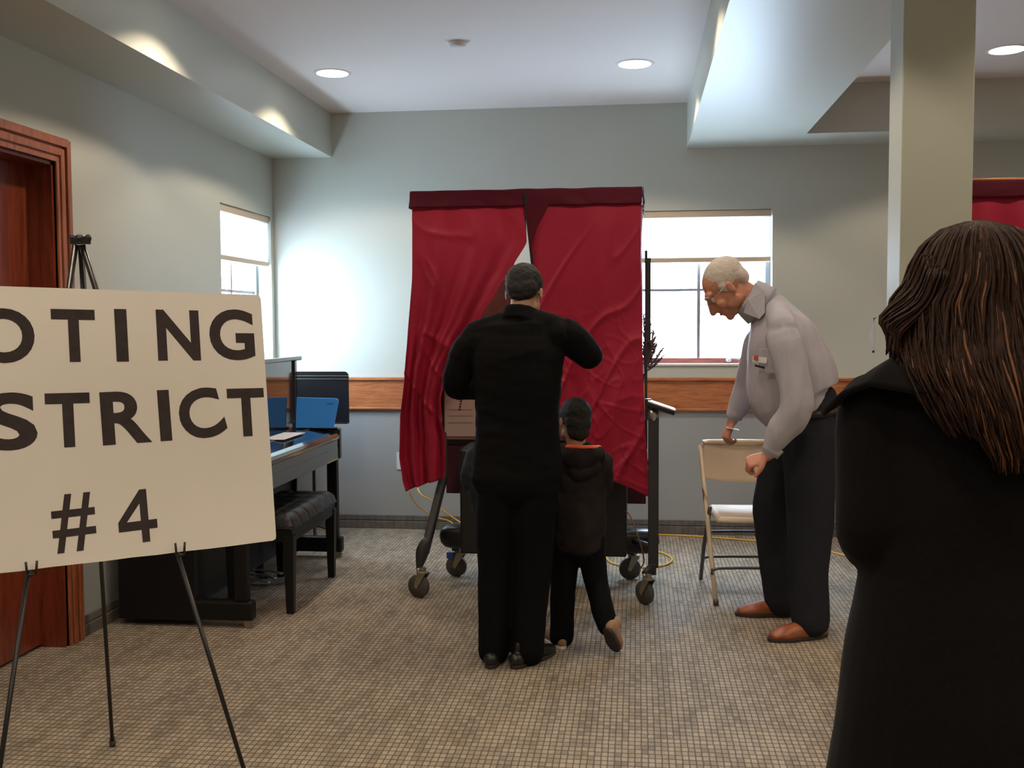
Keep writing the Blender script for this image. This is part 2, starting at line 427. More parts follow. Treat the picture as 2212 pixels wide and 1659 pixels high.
def rail(name, lo, hi, axis, pos, s):
    """oak chair rail: board with a cap and a foot moulding. s = direction into the room."""
    root = None
    def seg(d, z0, z1, a=lo, b=hi):
        p0, p1 = sorted((pos, pos + s * d))
        if axis == 'y': return MB().box((a, p0, z0), (b, p1, z1))
        return MB().box((p0, a, z0), (p1, b, z1))
    o = struct(name, seg(0.018, 0.866, 1.062), M['oak'], bevel=0.002)
    obj('cap_moulding', seg(0.034, 1.060, 1.084), M['oak'], o, bevel=0.006)
    obj('foot_moulding', seg(0.028, 0.853, 0.872), M['oak'], o, bevel=0.006)
    return o
rail('trim_6', XL, XR, 'y', YB, -1)
rail('trim_7', 4.455, YB - 0.04, 'x', XL, 1)
def baseboard(name, lo, hi, axis, pos, s):
    mb = MB()
    for (z0, z1, d) in ((0, 0.056, 0.014), (0.060, 0.098, 0.010)):
        p0, p1 = sorted((pos, pos + s * d))
        if axis == 'y': mb.box((lo, p0, z0), (hi, p1, z1))
        else: mb.box((p0, lo, z0), (p1, hi, z1))
    return struct(name, mb, M['base'], bevel=0.004)
baseboard('baseboard_back', XL, XR, 'y', YB, -1)
baseboard('baseboard_left', 4.455, YB - 0.02, 'x', XL, 1)
baseboard('baseboard_right', YF, YB - 0.02, 'x', XR, -1)

# ------------------------------------------------------------------ door
d = struct('door_1', MB().box((XL - 0.155, 3.435, 0.012), (XL - 0.11, 4.32, 2.165)), M['door'], bevel=0.002)
fr = MB()
for (a, b) in ((4.320, 4.336), (3.419, 3.435)): fr.box((XL - T, a, 0), (XL + 0.002, b, 2.18))
fr.box((XL - T, 3.419, 2.165), (XL + 0.002, 4.336, 2.181))
obj('jamb', fr, M['door'], d)
cas = MB()
for k, (w0, w1, dd) in enumerate(((0.0, 0.115, 0.014), (0.0, 0.022, 0.020), (0.03, 0.062, 0.024), (0.072, 0.105, 0.030))):
    cas.box((XL, 4.336 + w0, 0), (XL + dd, 4.336 + w1, 2.181 + w1))
    cas.box((XL, 3.419 - w1, 0), (XL + dd, 3.419 - w0, 2.181 + w1))
    cas.box((XL, 3.419 - w1, 2.181 + w0), (XL + dd - 0.0005, 4.336 + w1, 2.181 + w1))
obj('casing', cas, M['oak_v'], d, bevel=0.003)
h = MB().lathe((XL - 0.11, 3.52, 1.0), [(0.028, 0), (0.028, 0.008), (0.012, 0.012), (0.012, 0.045)], (1, 0, 0))
h.tube([(XL - 0.068, 3.52, 1.0), (XL - 0.068, 3.63, 1.0)], 0.010)
obj('door_handle', h, M['brass'], d, smooth=True)

# ------------------------------------------------------------------ windows
def window(name, axis, hole, pos, out, blind_z, wing):
    a0, a1, z0, z1 = hole
    def P(a, dpt, z):                   # a along the wall, dpt outward from the room face
        return V3((a, pos + out * dpt, z)) if axis == 'y' else V3((pos + out * dpt, a, z))
    def bx(mb, A0, A1, D0, D1, Z0, Z1):
        p, q = P(A0, D0, Z0), P(A1, D1, Z1)
        lo = V3([min(p[i], q[i]) for i in range(3)]); hi = V3([max(p[i], q[i]) for i in range(3)])
        return mb.box(lo, hi)
    cx = (a0 + a1) / 2
    zm = 1.684
    root = struct(name, bx(bx(bx(bx(MB(), a0, a0 + .035, .10, .15, z0, z1), a1 - .035, a1, .10, .15, z0, z1), a0, a1, .10, .15, z1 - .03, z1), a0, a1, .10, .15, z0, z0 + .03), M['frame'], bevel=0.003)
    mt = MB()
    bx(mt, cx - .011, cx + .011, .115, .138, z0 + .03, z1 - .03)
    obj('mullion', mt, M['redwood'] if axis == 'x' else M['frame'], root)
    mm = MB(); bx(mm, a0 + .035, a1 - .035, .117, .136, zm - .009, zm + .009)
    obj('muntin', mm, M['frame'], root)
    for (A, B) in ((a0 + .035, cx - .011), (cx + .011, a1 - .035)):
        for (Z0, Z1) in ((z0 + .03, zm - .009), (zm + .009, z1 - .03)):
            g = MB(); g.add([P(A, .127, Z0), P(B, .127, Z0), P(B, .127, Z1), P(A, .127, Z1)], [(0, 1, 2, 3)])
            obj('pane', g, M['glass'], root)
    obj('bottom_rail', bx(MB(), a0 + .002, a1 - .002, .065, .10, z0 + .016, z0 + .052), M['redwood'], root, bevel=0.003)
    obj('window_sill', bx(MB(), a0 + .001, a1 - .001, -.012, .10, z0, z0 + .016), M['white'], root, bevel=0.003)
    # crank
    k = cx + 0.20 * wing
    c = MB().tube([P(k, .064, z0 + .030), P(k + .02, .045, z0 + .050), P(k + .09, .035, z0 + .045), P(k + .15, .045, z0 + .030)], 0.006, 8, 3)
    c.ell(P(k, .055, z0 + .035), (.02, .02, .014))
    obj('crank', c, M['metal'], root, smooth=True)
    # cellular shade
    obj('blind_headrail', bx(MB(), a0 + .006, a1 - .006, .012, .062, z1 - .046, z1 - .002), M['blindrail'], root, bevel=0.003)
    n = 16
    zt = z1 - .046
    def fn(u, v):
        return P(a0 + .010 + u * (a1 - a0 - .020), .037 + (0.006 if int(round(v * 2 * n)) % 2 else -0.006), zt + (blind_z + .03 - zt) * v)
    obj('blind_shade', MB().sheet(fn, 1, 2 * n), M['shade'], root)
    obj('blind_bottomrail', bx(MB(), a0 + .008, a1 - .008, .018, .056, blind_z, blind_z + .032), M['blindrail'], root, bevel=0.004)
    return root
window('window_1', 'y', WR, YB, 1, 1.868, 1)
window('window_2', 'x', WL, XL, -1, 1.868, -1)

# light portals of the two windows (sampling aids for the sky)
def portal(loc, rot, sx, sy):
    l = bpy.data.lights.new('window_light', 'AREA'); l.shape = 'RECTANGLE'; l.size = sx; l.size_y = sy; l.cycles.is_portal = True
    o = bpy.data.objects.new('window_light', l); COL.objects.link(o); o.location = loc; o.rotation_euler = rot
portal(((WR[0] + WR[1]) / 2, YB + T, 1.69), (radians(-90), 0, 0), 0.96, 1.06)
portal((XL - T, (WL[0] + WL[1]) / 2, 1.69), (0, radians(-90), 0), 1.06, 0.89)

# ------------------------------------------------------------------ recessed lights
def downlight(x, y, label, group='recessed ceiling lights'):
    t = thing('ceiling_light', label, 'light', (x, y, ZC), group)
    obj('trim_ring', MB().lathe((x, y, ZC), [(0.094, -0.004), (0.110, -0.002), (0.112, 0.0), (0.094, 0.0)], (0, 0, 1), 32), M['ceil'], t, smooth=True)
    obj('lens', MB().lathe((x, y, ZC), [(0.0, -0.0045), (0.093, -0.0045), (0.093, -0.001), (0.0, -0.001)], (0, 0, 1), 32), M['lamp'], t)
    l = bpy.data.lights.new('bulb', 'SPOT'); l.shadow_soft_size = 0.075; l.energy = LAMP_W; l.color = LAMP_COL; l.spot_size = radians(128); l.spot_blend = 0.22
    o = bpy.data.objects.new('bulb', l); COL.objects.link(o); o.location = (0, 0, -0.012); o.parent = t
    return t
downlight(-1.787, 6.014, 'round recessed ceiling light near the left soffit')
downlight(-0.013, 6.047, 'round recessed ceiling light above the curtained booth, beside the beam')
downlight(2.012, 6.022, 'round recessed ceiling light beyond the pillar at the right edge')
for x in (-1.787, -0.013, 2.012, 3.7):
    for y in (6.02, 4.45, 2.9, 1.3, -0.4, -1.8):
        if y == 6.02 and x < 3: continue
        downlight(x, y, 'round recessed ceiling light out of the picture, above the near part of the room')
t = tag(obj('smoke_detector', MB().lathe((-0.937, 5.461, ZC), [(0.0, -0.028), (0.030, -0.028), (0.044, -0.020), (0.050, -0.006), (0.052, 0.0)], (0, 0, 1), 28), M['ceil'], smooth=True, loc=(-0.937, 5.461, ZC)),
    'small white dome detector on the ceiling between the two lights', 'detector')

# ------------------------------------------------------------------ wall outlet
o = thing('wall_outlet', 'white outlet plate low on the back wall left of the booth', 'outlet', (-1.655, YB, 0.487))
obj('cover_plate', MB().box((-1.692, YB - 0.006, 0.425), (-1.617, YB, 0.548)), M['plastic'], o, bevel=0.002)
for z in (0.463, 0.511):
    obj('socket', MB().lathe((-1.655, YB - 0.006, z), [(0.016, 0), (0.016, 0.003)], (0, -1, 0)), M['plastic'], o)

# ------------------------------------------------------------------ upright piano
PX0, PXC, PXF, PY0, PY1 = -2.50, -2.11, -1.83, 4.68, 6.24
p = thing('upright_piano', 'glossy black upright piano against the left wall behind the sign', 'piano', (-2.2, 5.45, 0))
E = M['ebony']
obj('side_panel', MB().box((PX0, PY0, 0.03), (PXC, PY0 + 0.04, 1.235)), M['satin'], p, bevel=0.004)
obj('side_panel', MB().box((PX0, PY1 - 0.04, 0.03), (PXC, PY1, 1.235)), E, p, bevel=0.004)
obj('back_panel', MB().box((PX0, PY0 + 0.04, 0.06), (PX0 + 0.04, PY1 - 0.04, 1.235)), M['black'], p)
obj('upper_panel', MB().box((PXC - 0.04, PY0 + 0.04, 0.80), (PXC - 0.012, PY1 - 0.04, 1.235)), E, p)
obj('lower_panel', MB().box((PXC - 0.06, PY0 + 0.04, 0.10), (PXC - 0.03, PY1 - 0.04, 0.62)), M['satin'], p)
obj('bottom_board', MB().box((PX0 + .04, PY0 + 0.04, 0.03), (PXC, PY1 - 0.04, 0.10)), E, p)
obj('top_lid', MB().box((PX0 - 0.005, PY0 - 0.02, 1.235), (PXC + 0.025, PY1 + 0.025, 1.262)), E, p, bevel=0.005)
obj('key_bed', MB().box((PXC - 0.03, PY0 + 0.03, 0.62), (PXF - 0.005, PY1 - 0.03, 0.70)), E, p, bevel=0.004)
obj('key_slip', MB().box((PXF - 0.03, PY0 + 0.04, 0.695), (PXF - 0.006, PY1 - 0.04, 0.745)), E, p, bevel=0.003)
obj('key_lid', MB().limb([(PXC - 0.012, 0, 0), (PXC - 0.012, 0.001, 0)], [0.001, 0.001], rnd=False) and
    MB().prism([(PXC - .012, PY0 + .045, .775), (PXC - .012, PY0 + .045, .812), (PXC + .10, PY0 + .045, .812), (PXF - .03, PY0 + .045, .797), (PXF - .008, PY0 + .045, .785), (PXF + .002, PY0 + .045, .765), (PXF - .003, PY0 + .045, .745), (PXF - .03, PY0 + .045, .745)], (0, PY1 - PY0 - .09, 0)), E, p, bevel=0.004)
obj('hinge', MB().box((PXC + 0.10, PY0 + 0.05, 0.812), (PXC + 0.106, PY1 - 0.05, 0.8145)), M['brass'], p)
for y0 in (PY0, PY1 - 0.05):
    obj('arm', MB().box((PXC, y0, 0.62), (PXF + 0.004, y0 + 0.05, 0.815)), E, p, bevel=0.012)
    lg = obj('leg', MB().box((PXF - 0.085, y0 + 0.002, 0.13), (PXF - 0.02, y0 + 0.05, 0.62)), M['satin'], p, bevel=0.006)
    tb = obj('toe_block', MB().box((PXC - 0.02, y0 - 0.002, 0.035), (PXF + 0.005, y0 + 0.062, 0.13)), M['satin'], p, bevel=0.012)
    obj('caster', MB().lathe((PXF - 0.02, y0 + 0.02, 0.022), [(0.022, -0.012), (0.022, 0.012)], (0, 1, 0)), M['brass'], tb)
for y in (5.36, 5.46, 5.56):
    obj('pedal', MB().limb([(PXC - 0.05, y, 0.07), (PXC + 0.05, y, 0.065), (PXC + 0.12, y, 0.05)], [(0.012, 0.006), (0.012, 0.006), (0.022, 0.005)], side=(0, 1, 0)), M['brass'], p, smooth=True)

lt = thing('laptop', 'bright blue laptop standing open on the far end of the piano', 'laptop', (-1.97, 6.16, 0.812))
rot = Matrix.Rotation(radians(-8), 3, 'X')
lid = MB()
c0 = V3((-1.965, 6.135, 0.820))
def lidpt(x, z): return c0 + rot @ V3((x, 0, z))
poly = [lidpt(-.125, 0), lidpt(.115, 0), lidpt(.142, .165), lidpt(.138, .178), lidpt(.125, .184), lidpt(-.125, .190)]
lid.prism(poly, (0, 0.010, 0))
lo_ = obj('lid', lid, M['blue'], lt, bevel=0.002)
obj('base', MB().box((-2.09, 6.145, 0.8125), (-1.845, 6.20, 0.822)), M['black'], lt, bevel=0.002)
lg = MB()
for i in range(6): 
    q = lidpt(.072 + i * .007, .150); lg.box(q + V3((-.0022, -.0012, -.004)), q + V3((.0022, 0.001, .004 if i % 2 else .0065)))
obj('maker_mark', lg, M['print'], lo_)
pp = MB().box((-2.08, 5.52, 0.8155), (-1.95, 5.90, 0.8175))  # thin pale slab laid flat on the key lid
tag(obj('pale_sheet', pp, M['whitecloth'], loc=(-2.015, 5.71, 0.8155)), 'pale thin sheet lying on the closed key lid of the piano', 'paper')

ms = thing('music_stand', 'black music stand with a solid desk behind the piano', 'music stand', (-2.12, 6.72, 0))
dk = MB()
Yd = 6.72
def rr(x0, x1, z0, z1, r, y):
    pts = [(x0, y, z0), (x1, y, z0)]
    for k in range(6): a = k / 5 * pi / 2; pts.append((x1 - r + r * cos(a), y, z1 - r + r * sin(a)))
    for k in range(6): a = pi / 2 + k / 5 * pi / 2; pts.append((x0 + r + r * cos(a), y, z1 - r + r * sin(a)))
    return pts
dk.prism(rr(-2.43, -1.915, 0.80, 1.142, 0.03, Yd), (0, -0.004, 0))
obj('desk', dk, M['black'], ms, label='solid black desk with two raised lines near its top')
for z in (1.092, 1.113): obj('ridge', MB().box((-2.43, Yd - 0.007, z - .0022), (-1.917, Yd - 0.004, z + .0022)), M['brass'], ms, bevel=0.001)
obj('ledge', MB().box((-2.43, Yd - 0.055, 0.795), (-1.915, Yd, 0.801)), M['black'], ms)
obj('pole', MB().tube([(-2.17, Yd + 0.01, 0.02), (-2.17, Yd + 0.01, 0.95)], 0.011, 12), M['black'], ms, smooth=True)
for k in range(3):
    a = k * 2 * pi / 3 + 0.9
    obj('leg', MB().tube([(-2.17, Yd + 0.01, 0.10), (-2.17 + .2 * cos(a), Yd + .01 + .2 * sin(a), 0.008)], 0.007, 8), M['black'], ms, smooth=True)

# ------------------------------------------------------------------ piano bench
b = thing('piano_bench', 'black tufted leather piano bench with square legs', 'bench', (-1.88, 5.35, 0))
A0, A1 = V3((-1.70, 4.93, 0)), V3((-1.715, 5.74, 0))
du = (A1 - A0).normalized(); dv = V3((-1, -0.02, 0)).normalized(); LEN = (A1 - A0).length; DEP = 0.36
def bp(u, v, z): return A0 + du * u + dv * v + V3((0, 0, z))
def cushion(uu, vv):
    U, Vv = uu * LEN, vv * DEP
    e = min(uu * LEN, (1 - uu) * LEN, vv * DEP, (1 - vv) * DEP)
    h = 0.060 * min(1, (max(e, 0) / 0.045)) ** 0.45
    tu = abs(sin(pi * U / 0.135)); tv = abs(sin(pi * Vv / 0.12))
    h -= 0.010 * ((1 - tu) ** 4 + (1 - tv) ** 4)
    return bp(U, Vv, 0.445 + h)
cm = MB().sheet(cushion, 60, 30)
cm.add([bp(0, 0, .445), bp(LEN, 0, .445), bp(LEN, DEP, .445), bp(0, DEP, .445)], [(0, 1, 2, 3)])
obj('cushion', cm, M['leather'], b, smooth=True)
ap = MB().obox(bp(LEN / 2, DEP / 2, 0.405), du * (LEN / 2 - .01), dv * (DEP / 2 - .01), V3((0, 0, .04)))
obj('apron', ap, M['satin'], b, bevel=0.003)
for (u, v) in ((0.03, 0.03), (LEN - .03, 0.03), (0.03, DEP - .03), (LEN - .03, DEP - .03)):
    l = MB(); c = bp(u, v, 0)
    l.add([c + du * (sx * s) + dv * (sy * s) + V3((0, 0, z)) for z, s in ((0, .018), (.40, .028)) for sx, sy in ((-1, -1), (1, -1), (1, 1), (-1, 1))],
          [(0, 1, 2, 3), (4, 7, 6, 5), (0, 4, 5, 1), (1, 5, 6, 2), (2, 6, 7, 3), (3, 7, 4, 0)])
    obj('leg', l, M['satin'], b, bevel=0.002)

# ------------------------------------------------------------------ sign board
TR = V3((-1.16524, 3.1106, 1.54684)); U = V3((0.7206569, 0.69304426, -0.01852795)); Vv = V3((-0.09195045, 0.12203422, 0.98825744)); N = V3((0.68716719, -0.71049089, 0.15167054))
def S(u, v, n=0.0): return TR + U * u + Vv * v + N * n
sg = thing('sign_board', 'white foam board sign with large dark letters reading voting district 4', 'sign', S(-.5, -.762))
bd = MB(); BW, BH = 1.016, 0.762
edge = [(-BW, 0), (-BW, -BH)] + [(-BW + i * BW / 14, -BH + (0.0015 * random.uniform(-1, 1))) for i in range(1, 14)] + [(-0.012, -BH), (-0.002, -BH + .004), (0, -BH + .014), (0, -.012), (-.008, 0)]
bd.prism([S(a, c, -0.005) for a, c in edge], N * 0.005)
obj('board', bd, M['foam'], sg)
def letter(ch, x0, x1, z0, z1, rot=0.0):
    cu = bpy.data.curves.new('letter', 'FONT'); cu.body = ch; cu.size = 1.0; cu.offset = 0.012 if ch in '4#' else 0.029; cu.extrude = 0.0; cu.resolution_u = 6
    o = bpy.data.objects.new('letter', cu); COL.objects.link(o)
    me = bpy.data.meshes.new_from_object(o.evaluated_get(bpy.context.evaluated_depsgraph_get()))
    bpy.data.objects.remove(o); bpy.data.curves.remove(cu)
    if ch == '4':
        pv = [(.58, 0), (.78, 0), (.78, .24), (.78, .41), (.78, 1), (.60, 1), (.58, .98), (.58, .74), (.58, .41), (.58, .24), (0, .24), (.22, .41), (0, .42), (1, .24), (1, .41)]
        me = bpy.data.meshes.new('letter')
        me.from_pydata([(x, y, 0) for x, y in pv], [], [(0, 1, 2, 3, 4, 5, 6, 7, 8, 9), (10, 9, 8, 11, 12), (12, 11, 7, 6), (2, 13, 14, 3)])
    xs = [v.co.x for v in me.vertices]; ys = [v.co.y for v in me.vertices]
    ax, bx_, ay, by = min(xs), max(xs), min(ys), max(ys)
    mx, mz = (x0 + x1) / 2, (z0 + z1) / 2
    for v in me.vertices:
        u = (v.co.x - ax) / (bx_ - ax) - .5; w = (v.co.y - ay) / (by - ay) - .5
        u *= (x1 - x0); w *= (z1 - z0)
        u, w = u * cos(rot) - w * sin(rot), u * sin(rot) + w * cos(rot)
        v.co = S(mx + u, mz + w, 0.0008)
    for p_ in me.polygons: p_.use_smooth = False
    me.update()
    o = obj('letter', None, M['ink'], sg, me=me)
    s = o.modifiers.new('solid', 'SOLIDIFY'); s.thickness = 0.0006
for ch, a, b_, t_, bt, r in (('V', -.985, -.845, -.062, -.208, 0), ('O', -.815, -.661, -.060, -.209, 0), ('T', -.617, -.501, -.059, -.207, 0), ('I', -.447, -.413, -.055, -.207, 0), ('N', -.329, -.202, -.054, -.205, 0), ('G', -.172, -.030, -.048, -.205, 0),
                        ('D', -1.0, -.885, -.295, -.44, 0), ('I', -.865, -.832, -.295, -.44, 0), ('S', -.80, -.665, -.288, -.443, 0), ('T', -.643, -.526, -.293, -.443, 0), ('R', -.498, -.361, -.292, -.442, 0.02), ('I', -.337, -.303, -.291, -.440, 0.02), ('C', -.278, -.145, -.290, -.440, 0.22), ('T', -.129, -.011, -.292, -.439, 0),
                        ('#', -.640, -.527, -.570, -.728, 0.02), ('4', -.467, -.359, -.574, -.724, 0.03)):
    letter(ch, a, b_, bt, t_, r)

# ------------------------------------------------------------------ easel
apex = S(-.517, .155, -0.045)
hk = [S(-.699, -.775, -0.008), S(-.302, -.770, -0.008)]
ez = thing('easel', 'thin black tripod easel holding the sign board', 'easel', (-1.6, 2.9, 0))
def floorpt(a, c): k = (a.z - 0.006) / (a.z - c.z); return a + (c - a) * k
ends = [floorpt(apex, h_) for h_ in hk] + [V3((-1.798, 3.298, 0.006))]
for i, e in enumerate(ends):
    a = apex + (e - apex).normalized() * 0.02 + V3(((i - 1) * .012 if i < 2 else 0, 0, 0))
    mid = a + (e - a) * 0.52
    lg = obj('leg', MB().tube([a, mid], 0.0085, 10).tube([mid, e], 0.0065, 10), M['black'], ez, smooth=True)
    obj('rubber_foot', MB().lathe(e - V3((0, 0, .006)), [(0.010, 0), (0.011, .02), (0.008, .035)]), M['rubber'], lg, smooth=True)
obj('head_joint', MB().ell(apex, (.018, .018, .012)).box(apex + V3((-.026, -.012, -.016)), apex + V3((.026, .012, .004))).ell(apex + V3((-.024, 0, 0)), (.009, .009, .012)).ell(apex + V3((.024, 0, 0)), (.009, .009, .012)), M['black'], ez, bevel=0.002)
for h_ in hk:
    g = MB()
    uu = U * 0.011
    g.tube([h_ + N * -.004, h_ + N * .022], 0.006, 8)
    g.tube([h_ + N * .022 - uu, h_ + N * .022 + uu], 0.004, 8)
    for s in (-1, 1): g.tube([h_ + N * .022 + uu * s, h_ + N * .026 + uu * s * 1.25 + Vv * .035], 0.0032, 8)
    obj('hook', g, M['black'], ez, smooth=True)

# ------------------------------------------------------------------ curtained voting booth
bo = thing('voting_booth', 'wheeled lever voting booth with parted red curtains', 'voting booth', (-0.57, 5.6, 0))
YC = 5.40
def interp(tab, v):
    for (v0, x0), (v1, x1) in zip(tab, tab[1:]):
        if v <= v1:
            t = (v - v0) / (v1 - v0); t = t * t * (3 - 2 * t) * .35 + t * .65
            return x0 + (x1 - x0) * t
    return tab[-1][1]
def curt(Lt, Rt, ytop, ybotL, ybotR, fold, amp, seed, nu=110, nv=170, diag=0.0, slant=1.0, crease=1.0):
    def fn(u, v):
        yb = ybotL + (ybotR - ybotL) * u
        y = ytop + (yb - ytop) * v
        xl, xr = interp(Lt, y), interp(Rt, y)
        q = at(xl + (xr - xl) * u, y, YC)
        w = at(xr, y, YC).x - at(xl, y, YC).x
        g = min(1.0, 0.25 + v * 1.2)
        k = amp * g * (0.5 + 0.22 / max(0.12, w))
        d = k * sin(2 * pi * fold * (u + diag * v) + seed + 1.5 * noise.noise(V3((u * 2, v * 2, seed))))
        d += 0.35 * k * sin(2 * pi * fold * 2.3 * (u + diag * .6 * v) + seed * 2)
        n1 = noise.noise(V3((q.x * 4.5 + q.z * 2.6 * slant + seed, q.z * 1.1 - q.x * 1.1 * slant, seed)))
        n2 = noise.noise(V3((q.x * 8 + q.z * 8 * slant, q.z * 3 - q.x * 4 * slant, seed + 5)))
        n3 = noise.noise(V3((q.x * 7 - q.z * 9 * slant, q.z * 4 + q.x * 3 * slant, seed + 9)))
        cre = lambda n, w: max(0, 1 - abs(n) / w) ** 2
        low = min(1, max(0, (v - .25) * 2.2))
        d += .022 * n1 * g - .016 * cre(n1, .12) * g - (.007 * cre(n2, .16) + .006 * cre(n3, .14)) * crease * low
        tp = min(1, v * 10)
        return V3((q.x, YC - 0.012 + d * tp, q.z))
    return fn
L_l = [(440, 891), (600, 891), (727, 882), (814, 876), (900, 867), (987, 866), (1035, 874), (1060, 883)]
L_r = [(440, 1136), (523, 1138.5), (575, 1110), (627, 1076), (684, 1041), (740, 1000), (800, 968), (862, 953), (918, 957), (944, 963), (1000, 962), (1060, 956)]
R_l = [(440, 1134), (580, 1148), (700, 1165), (800, 1185), (900, 1215), (1000, 1240), (1070, 1252)]
R_r = [(440, 1384), (520, 1383), (727, 1387), (900, 1392), (1000, 1399), (1070, 1404)]
obj('curtain_left', MB().sheet(curt(L_l, L_r, 440, 1058, 1034, 2.6, 0.020, 1.3, diag=-.15, slant=1.0, crease=.3), 110, 170), M['red'], bo, smooth=True, thick=0.002)
obj('curtain_right', MB().sheet(curt(R_l, R_r, 440, 1000, 1075, 1.6, 0.009, 4.1, diag=.12, slant=-.8, crease=.8), 120, 170), M['red'], bo, smooth=True, thick=0.002)
bpx = [at(888, 412, YC).x, at(1387, 407, YC).x]; zt = 2.155
YK = 5.98
def band(x0, y0, x1, y1, z0, z1, s):
    def fn(u, v):
        p0 = V3((x0 + (x1 - x0) * u, y0 + (y1 - y0) * u, 0)); nrm = V3((y1 - y0, -(x1 - x0), 0)).normalized()
        n1 = noise.noise(V3((u * 14 + s, v * 1.5, s)))
        p0 += nrm * (0.006 + 0.010 * n1 * v + 0.006 * v)
        p0.z = z0 + (z1 - z0) * v + 0.004 * noise.noise(V3((u * 9, s, 3)))
        return p0
    return fn
obj('valance', MB().sheet(band(bpx[0], YC - .012, bpx[1], YC - .012, zt, zt - 0.088, 1), 90, 10), M['red2'], bo, smooth=True, thick=0.002)
obj('valance', MB().sheet(band(bpx[0], YK, bpx[0], YC, zt, zt - 0.088, 2), 30, 8), M['red2'], bo, smooth=True, thick=0.002)
obj('valance', MB().sheet(band(bpx[1], YC, bpx[1], YK, zt, zt - 0.088, 3), 30, 8), M['red2'], bo, smooth=True, thick=0.002)
sm = at(1132, 430, YC).x
g_ = MB(); Z1 = at(1134, 442, YC).z
g_.sheet(lambda u, v: at(1130 + 6 * u + v * 18, 415 + v * 165, YC - .028 + .004 * v), 2, 20)
obj('seam', g_, M['black'], bo, thick=0.004)
g_ = MB().add([at(1136, 440, YC - .03), at(1186, 440, YC - .03), at(1160, 490, YC - .03), at(1146, 545, YC - .028)], [(0, 1, 2, 3)])
obj('gusset', g_, M['red2'], bo, thick=0.003)
def side_sheet(x, s):
    def fn(u, v):
        return V3((x + 0.010 * sin(u * 16 + s) * (0.3 + v) + 0.006 * noise.noise(V3((u * 6, v * 5, s))), YC + (YK - YC) * u, zt - 0.08 - v * (zt - 0.98)))
    return fn
obj('curtain_side', MB().sheet(side_sheet(bpx[0] + .004, 1), 60, 60), M['red'], bo, smooth=True, thick=0.002)
obj('curtain_side', MB().sheet(side_sheet(bpx[1] - .004, 4), 60, 60), M['red'], bo, smooth=True, thick=0.002)
rod = MB().tube([(bpx[0], YK, zt - .01), (bpx[0], YC, zt - .01), (bpx[1], YC, zt - .01), (bpx[1], YK, zt - .01)], 0.008, 8)
obj('curtain_rod', rod, M['metal'], bo, smooth=True)
# machine body behind the curtains
obj('face_panel', MB().box((-1.12, 5.92, 0.78), (-0.02, 5.99, 1.75)), M['card'], bo, bevel=0.004)
obj('face_frame', MB().box((-1.14, 5.915, 0.745), (0.0, 6.0, 0.782)).box((-1.14, 5.915, 1.75), (0, 6.0, 1.775)).box((-1.14, 5.915, .78), (-1.118, 6.0, 1.75)).box((-0.022, 5.915, .78), (0, 6.0, 1.75)), M['black'], bo, bevel=0.003)
bal = obj('ballot_sheet', MB().box((-1.112, 5.913, 0.80), (-0.70, 5.9195, 1.22)), M['paper'], bo)
tx = MB()
def row(x0, x1, z, h_, w, gap):
    x = x0
    while x < x1:
        ww = w * random.uniform(.5, 1.3); tx.box((x, 5.9115, z - h_ / 2), (min(x + ww, x1), 5.9135, z + h_ / 2)); x += ww + gap
row(-1.09, -.72, 1.105, .003, 2, 0)
row(-1.085, -.90, 1.075, .0095, .03, .006); row(-.95, -.73, 1.088, .007, .025, .006)
row(-1.08, -1.0, 1.060, .004, .018, .004); row(-1.09, -1.0, 1.050, .004, .018, .004); row(-1.05, -1.03, 1.038, .004, .01, .004)
for zz in (0.955, 0.92, 0.88): row(-1.09, -.95, zz, .0015, 2, 0)
for k in range(5): tx.box((-1.018 - k * .003, 5.9115, 1.016 - k * .016), (-1.006 - k * .003, 5.9135, 1.027 - k * .016))
obj('printed_text', tx, M['print'], bal)
obj('lower_cabinet', MB().box((-0.955, 5.50, 0.20), (-0.05, 5.86, 0.775)), M['black'], bo, bevel=0.01)
for lo__, hi__ in (((-1.10, 5.88, 0.47), (-0.955, 5.96, 0.745)), ((-0.05, 5.88, 0.425), (0.055, 5.96, 0.745))):
    obj('lower_panel', MB().box(lo__, hi__), M['maroon'], bo)
bm_ = MB().limb([(-1.03, 5.64, .270), (0.06, 5.64, .262)], [(.066, .066)] * 2, side=(0, 0, 1), n=20, rnd=True, sq=0.35)
obj('base_beam', bm_, M['black'], bo, smooth=True, label='thick rounded black beam low across the frame')
# side frames
def cast(x, y, r, name_dir=0.0, brake=False, par=None):
    mb = MB().lathe((x, y, r), [(0.010, -0.016), (r * .55, -.017), (r * .6, -.012), (r * .97, -.013), (r, -.008), (r, .008), (r * .97, .013), (r * .6, .012), (r * .55, .017), (0.010, .016)], (cos(name_dir), sin(name_dir), 0), 28)
    w = obj('wheel', mb, M['rubber'], par, smooth=True)
    a = V3((cos(name_dir), sin(name_dir), 0)); bk = V3((-sin(name_dir), cos(name_dir), 0)) * 0.028
    f = MB()
    for s in (-1, 1):
        f.prism([V3((x, y, r)) + a * s * .021 + V3((0, 0, -.014)), V3((x, y, r)) + a * s * .021 + bk * -.6, V3((x, y, 2 * r + .012)) + a * s * .021 + bk * .2, V3((x, y, 2 * r + .012)) + a * s * .021 + bk * 2, V3((x, y, r + .01)) + a * s * .021 + bk * .5], a * .003 * s)
    f.lathe(V3((x, y, 2 * r + .010)) + bk, [(.028, 0), (.028, .008), (.016, .010), (.016, .03)])
    fk = obj('fork', f, M['brass'], par, smooth=False, bevel=0.001)
    if brake:
        q = V3((x, y, 2 * r - .002)) - bk * 1.2
        obj('brake_tab', MB().obox(q, a * .016, bk * .8, V3((0, 0, .018))), M['brake'], par, bevel=0.003)
    return w
cs = {}
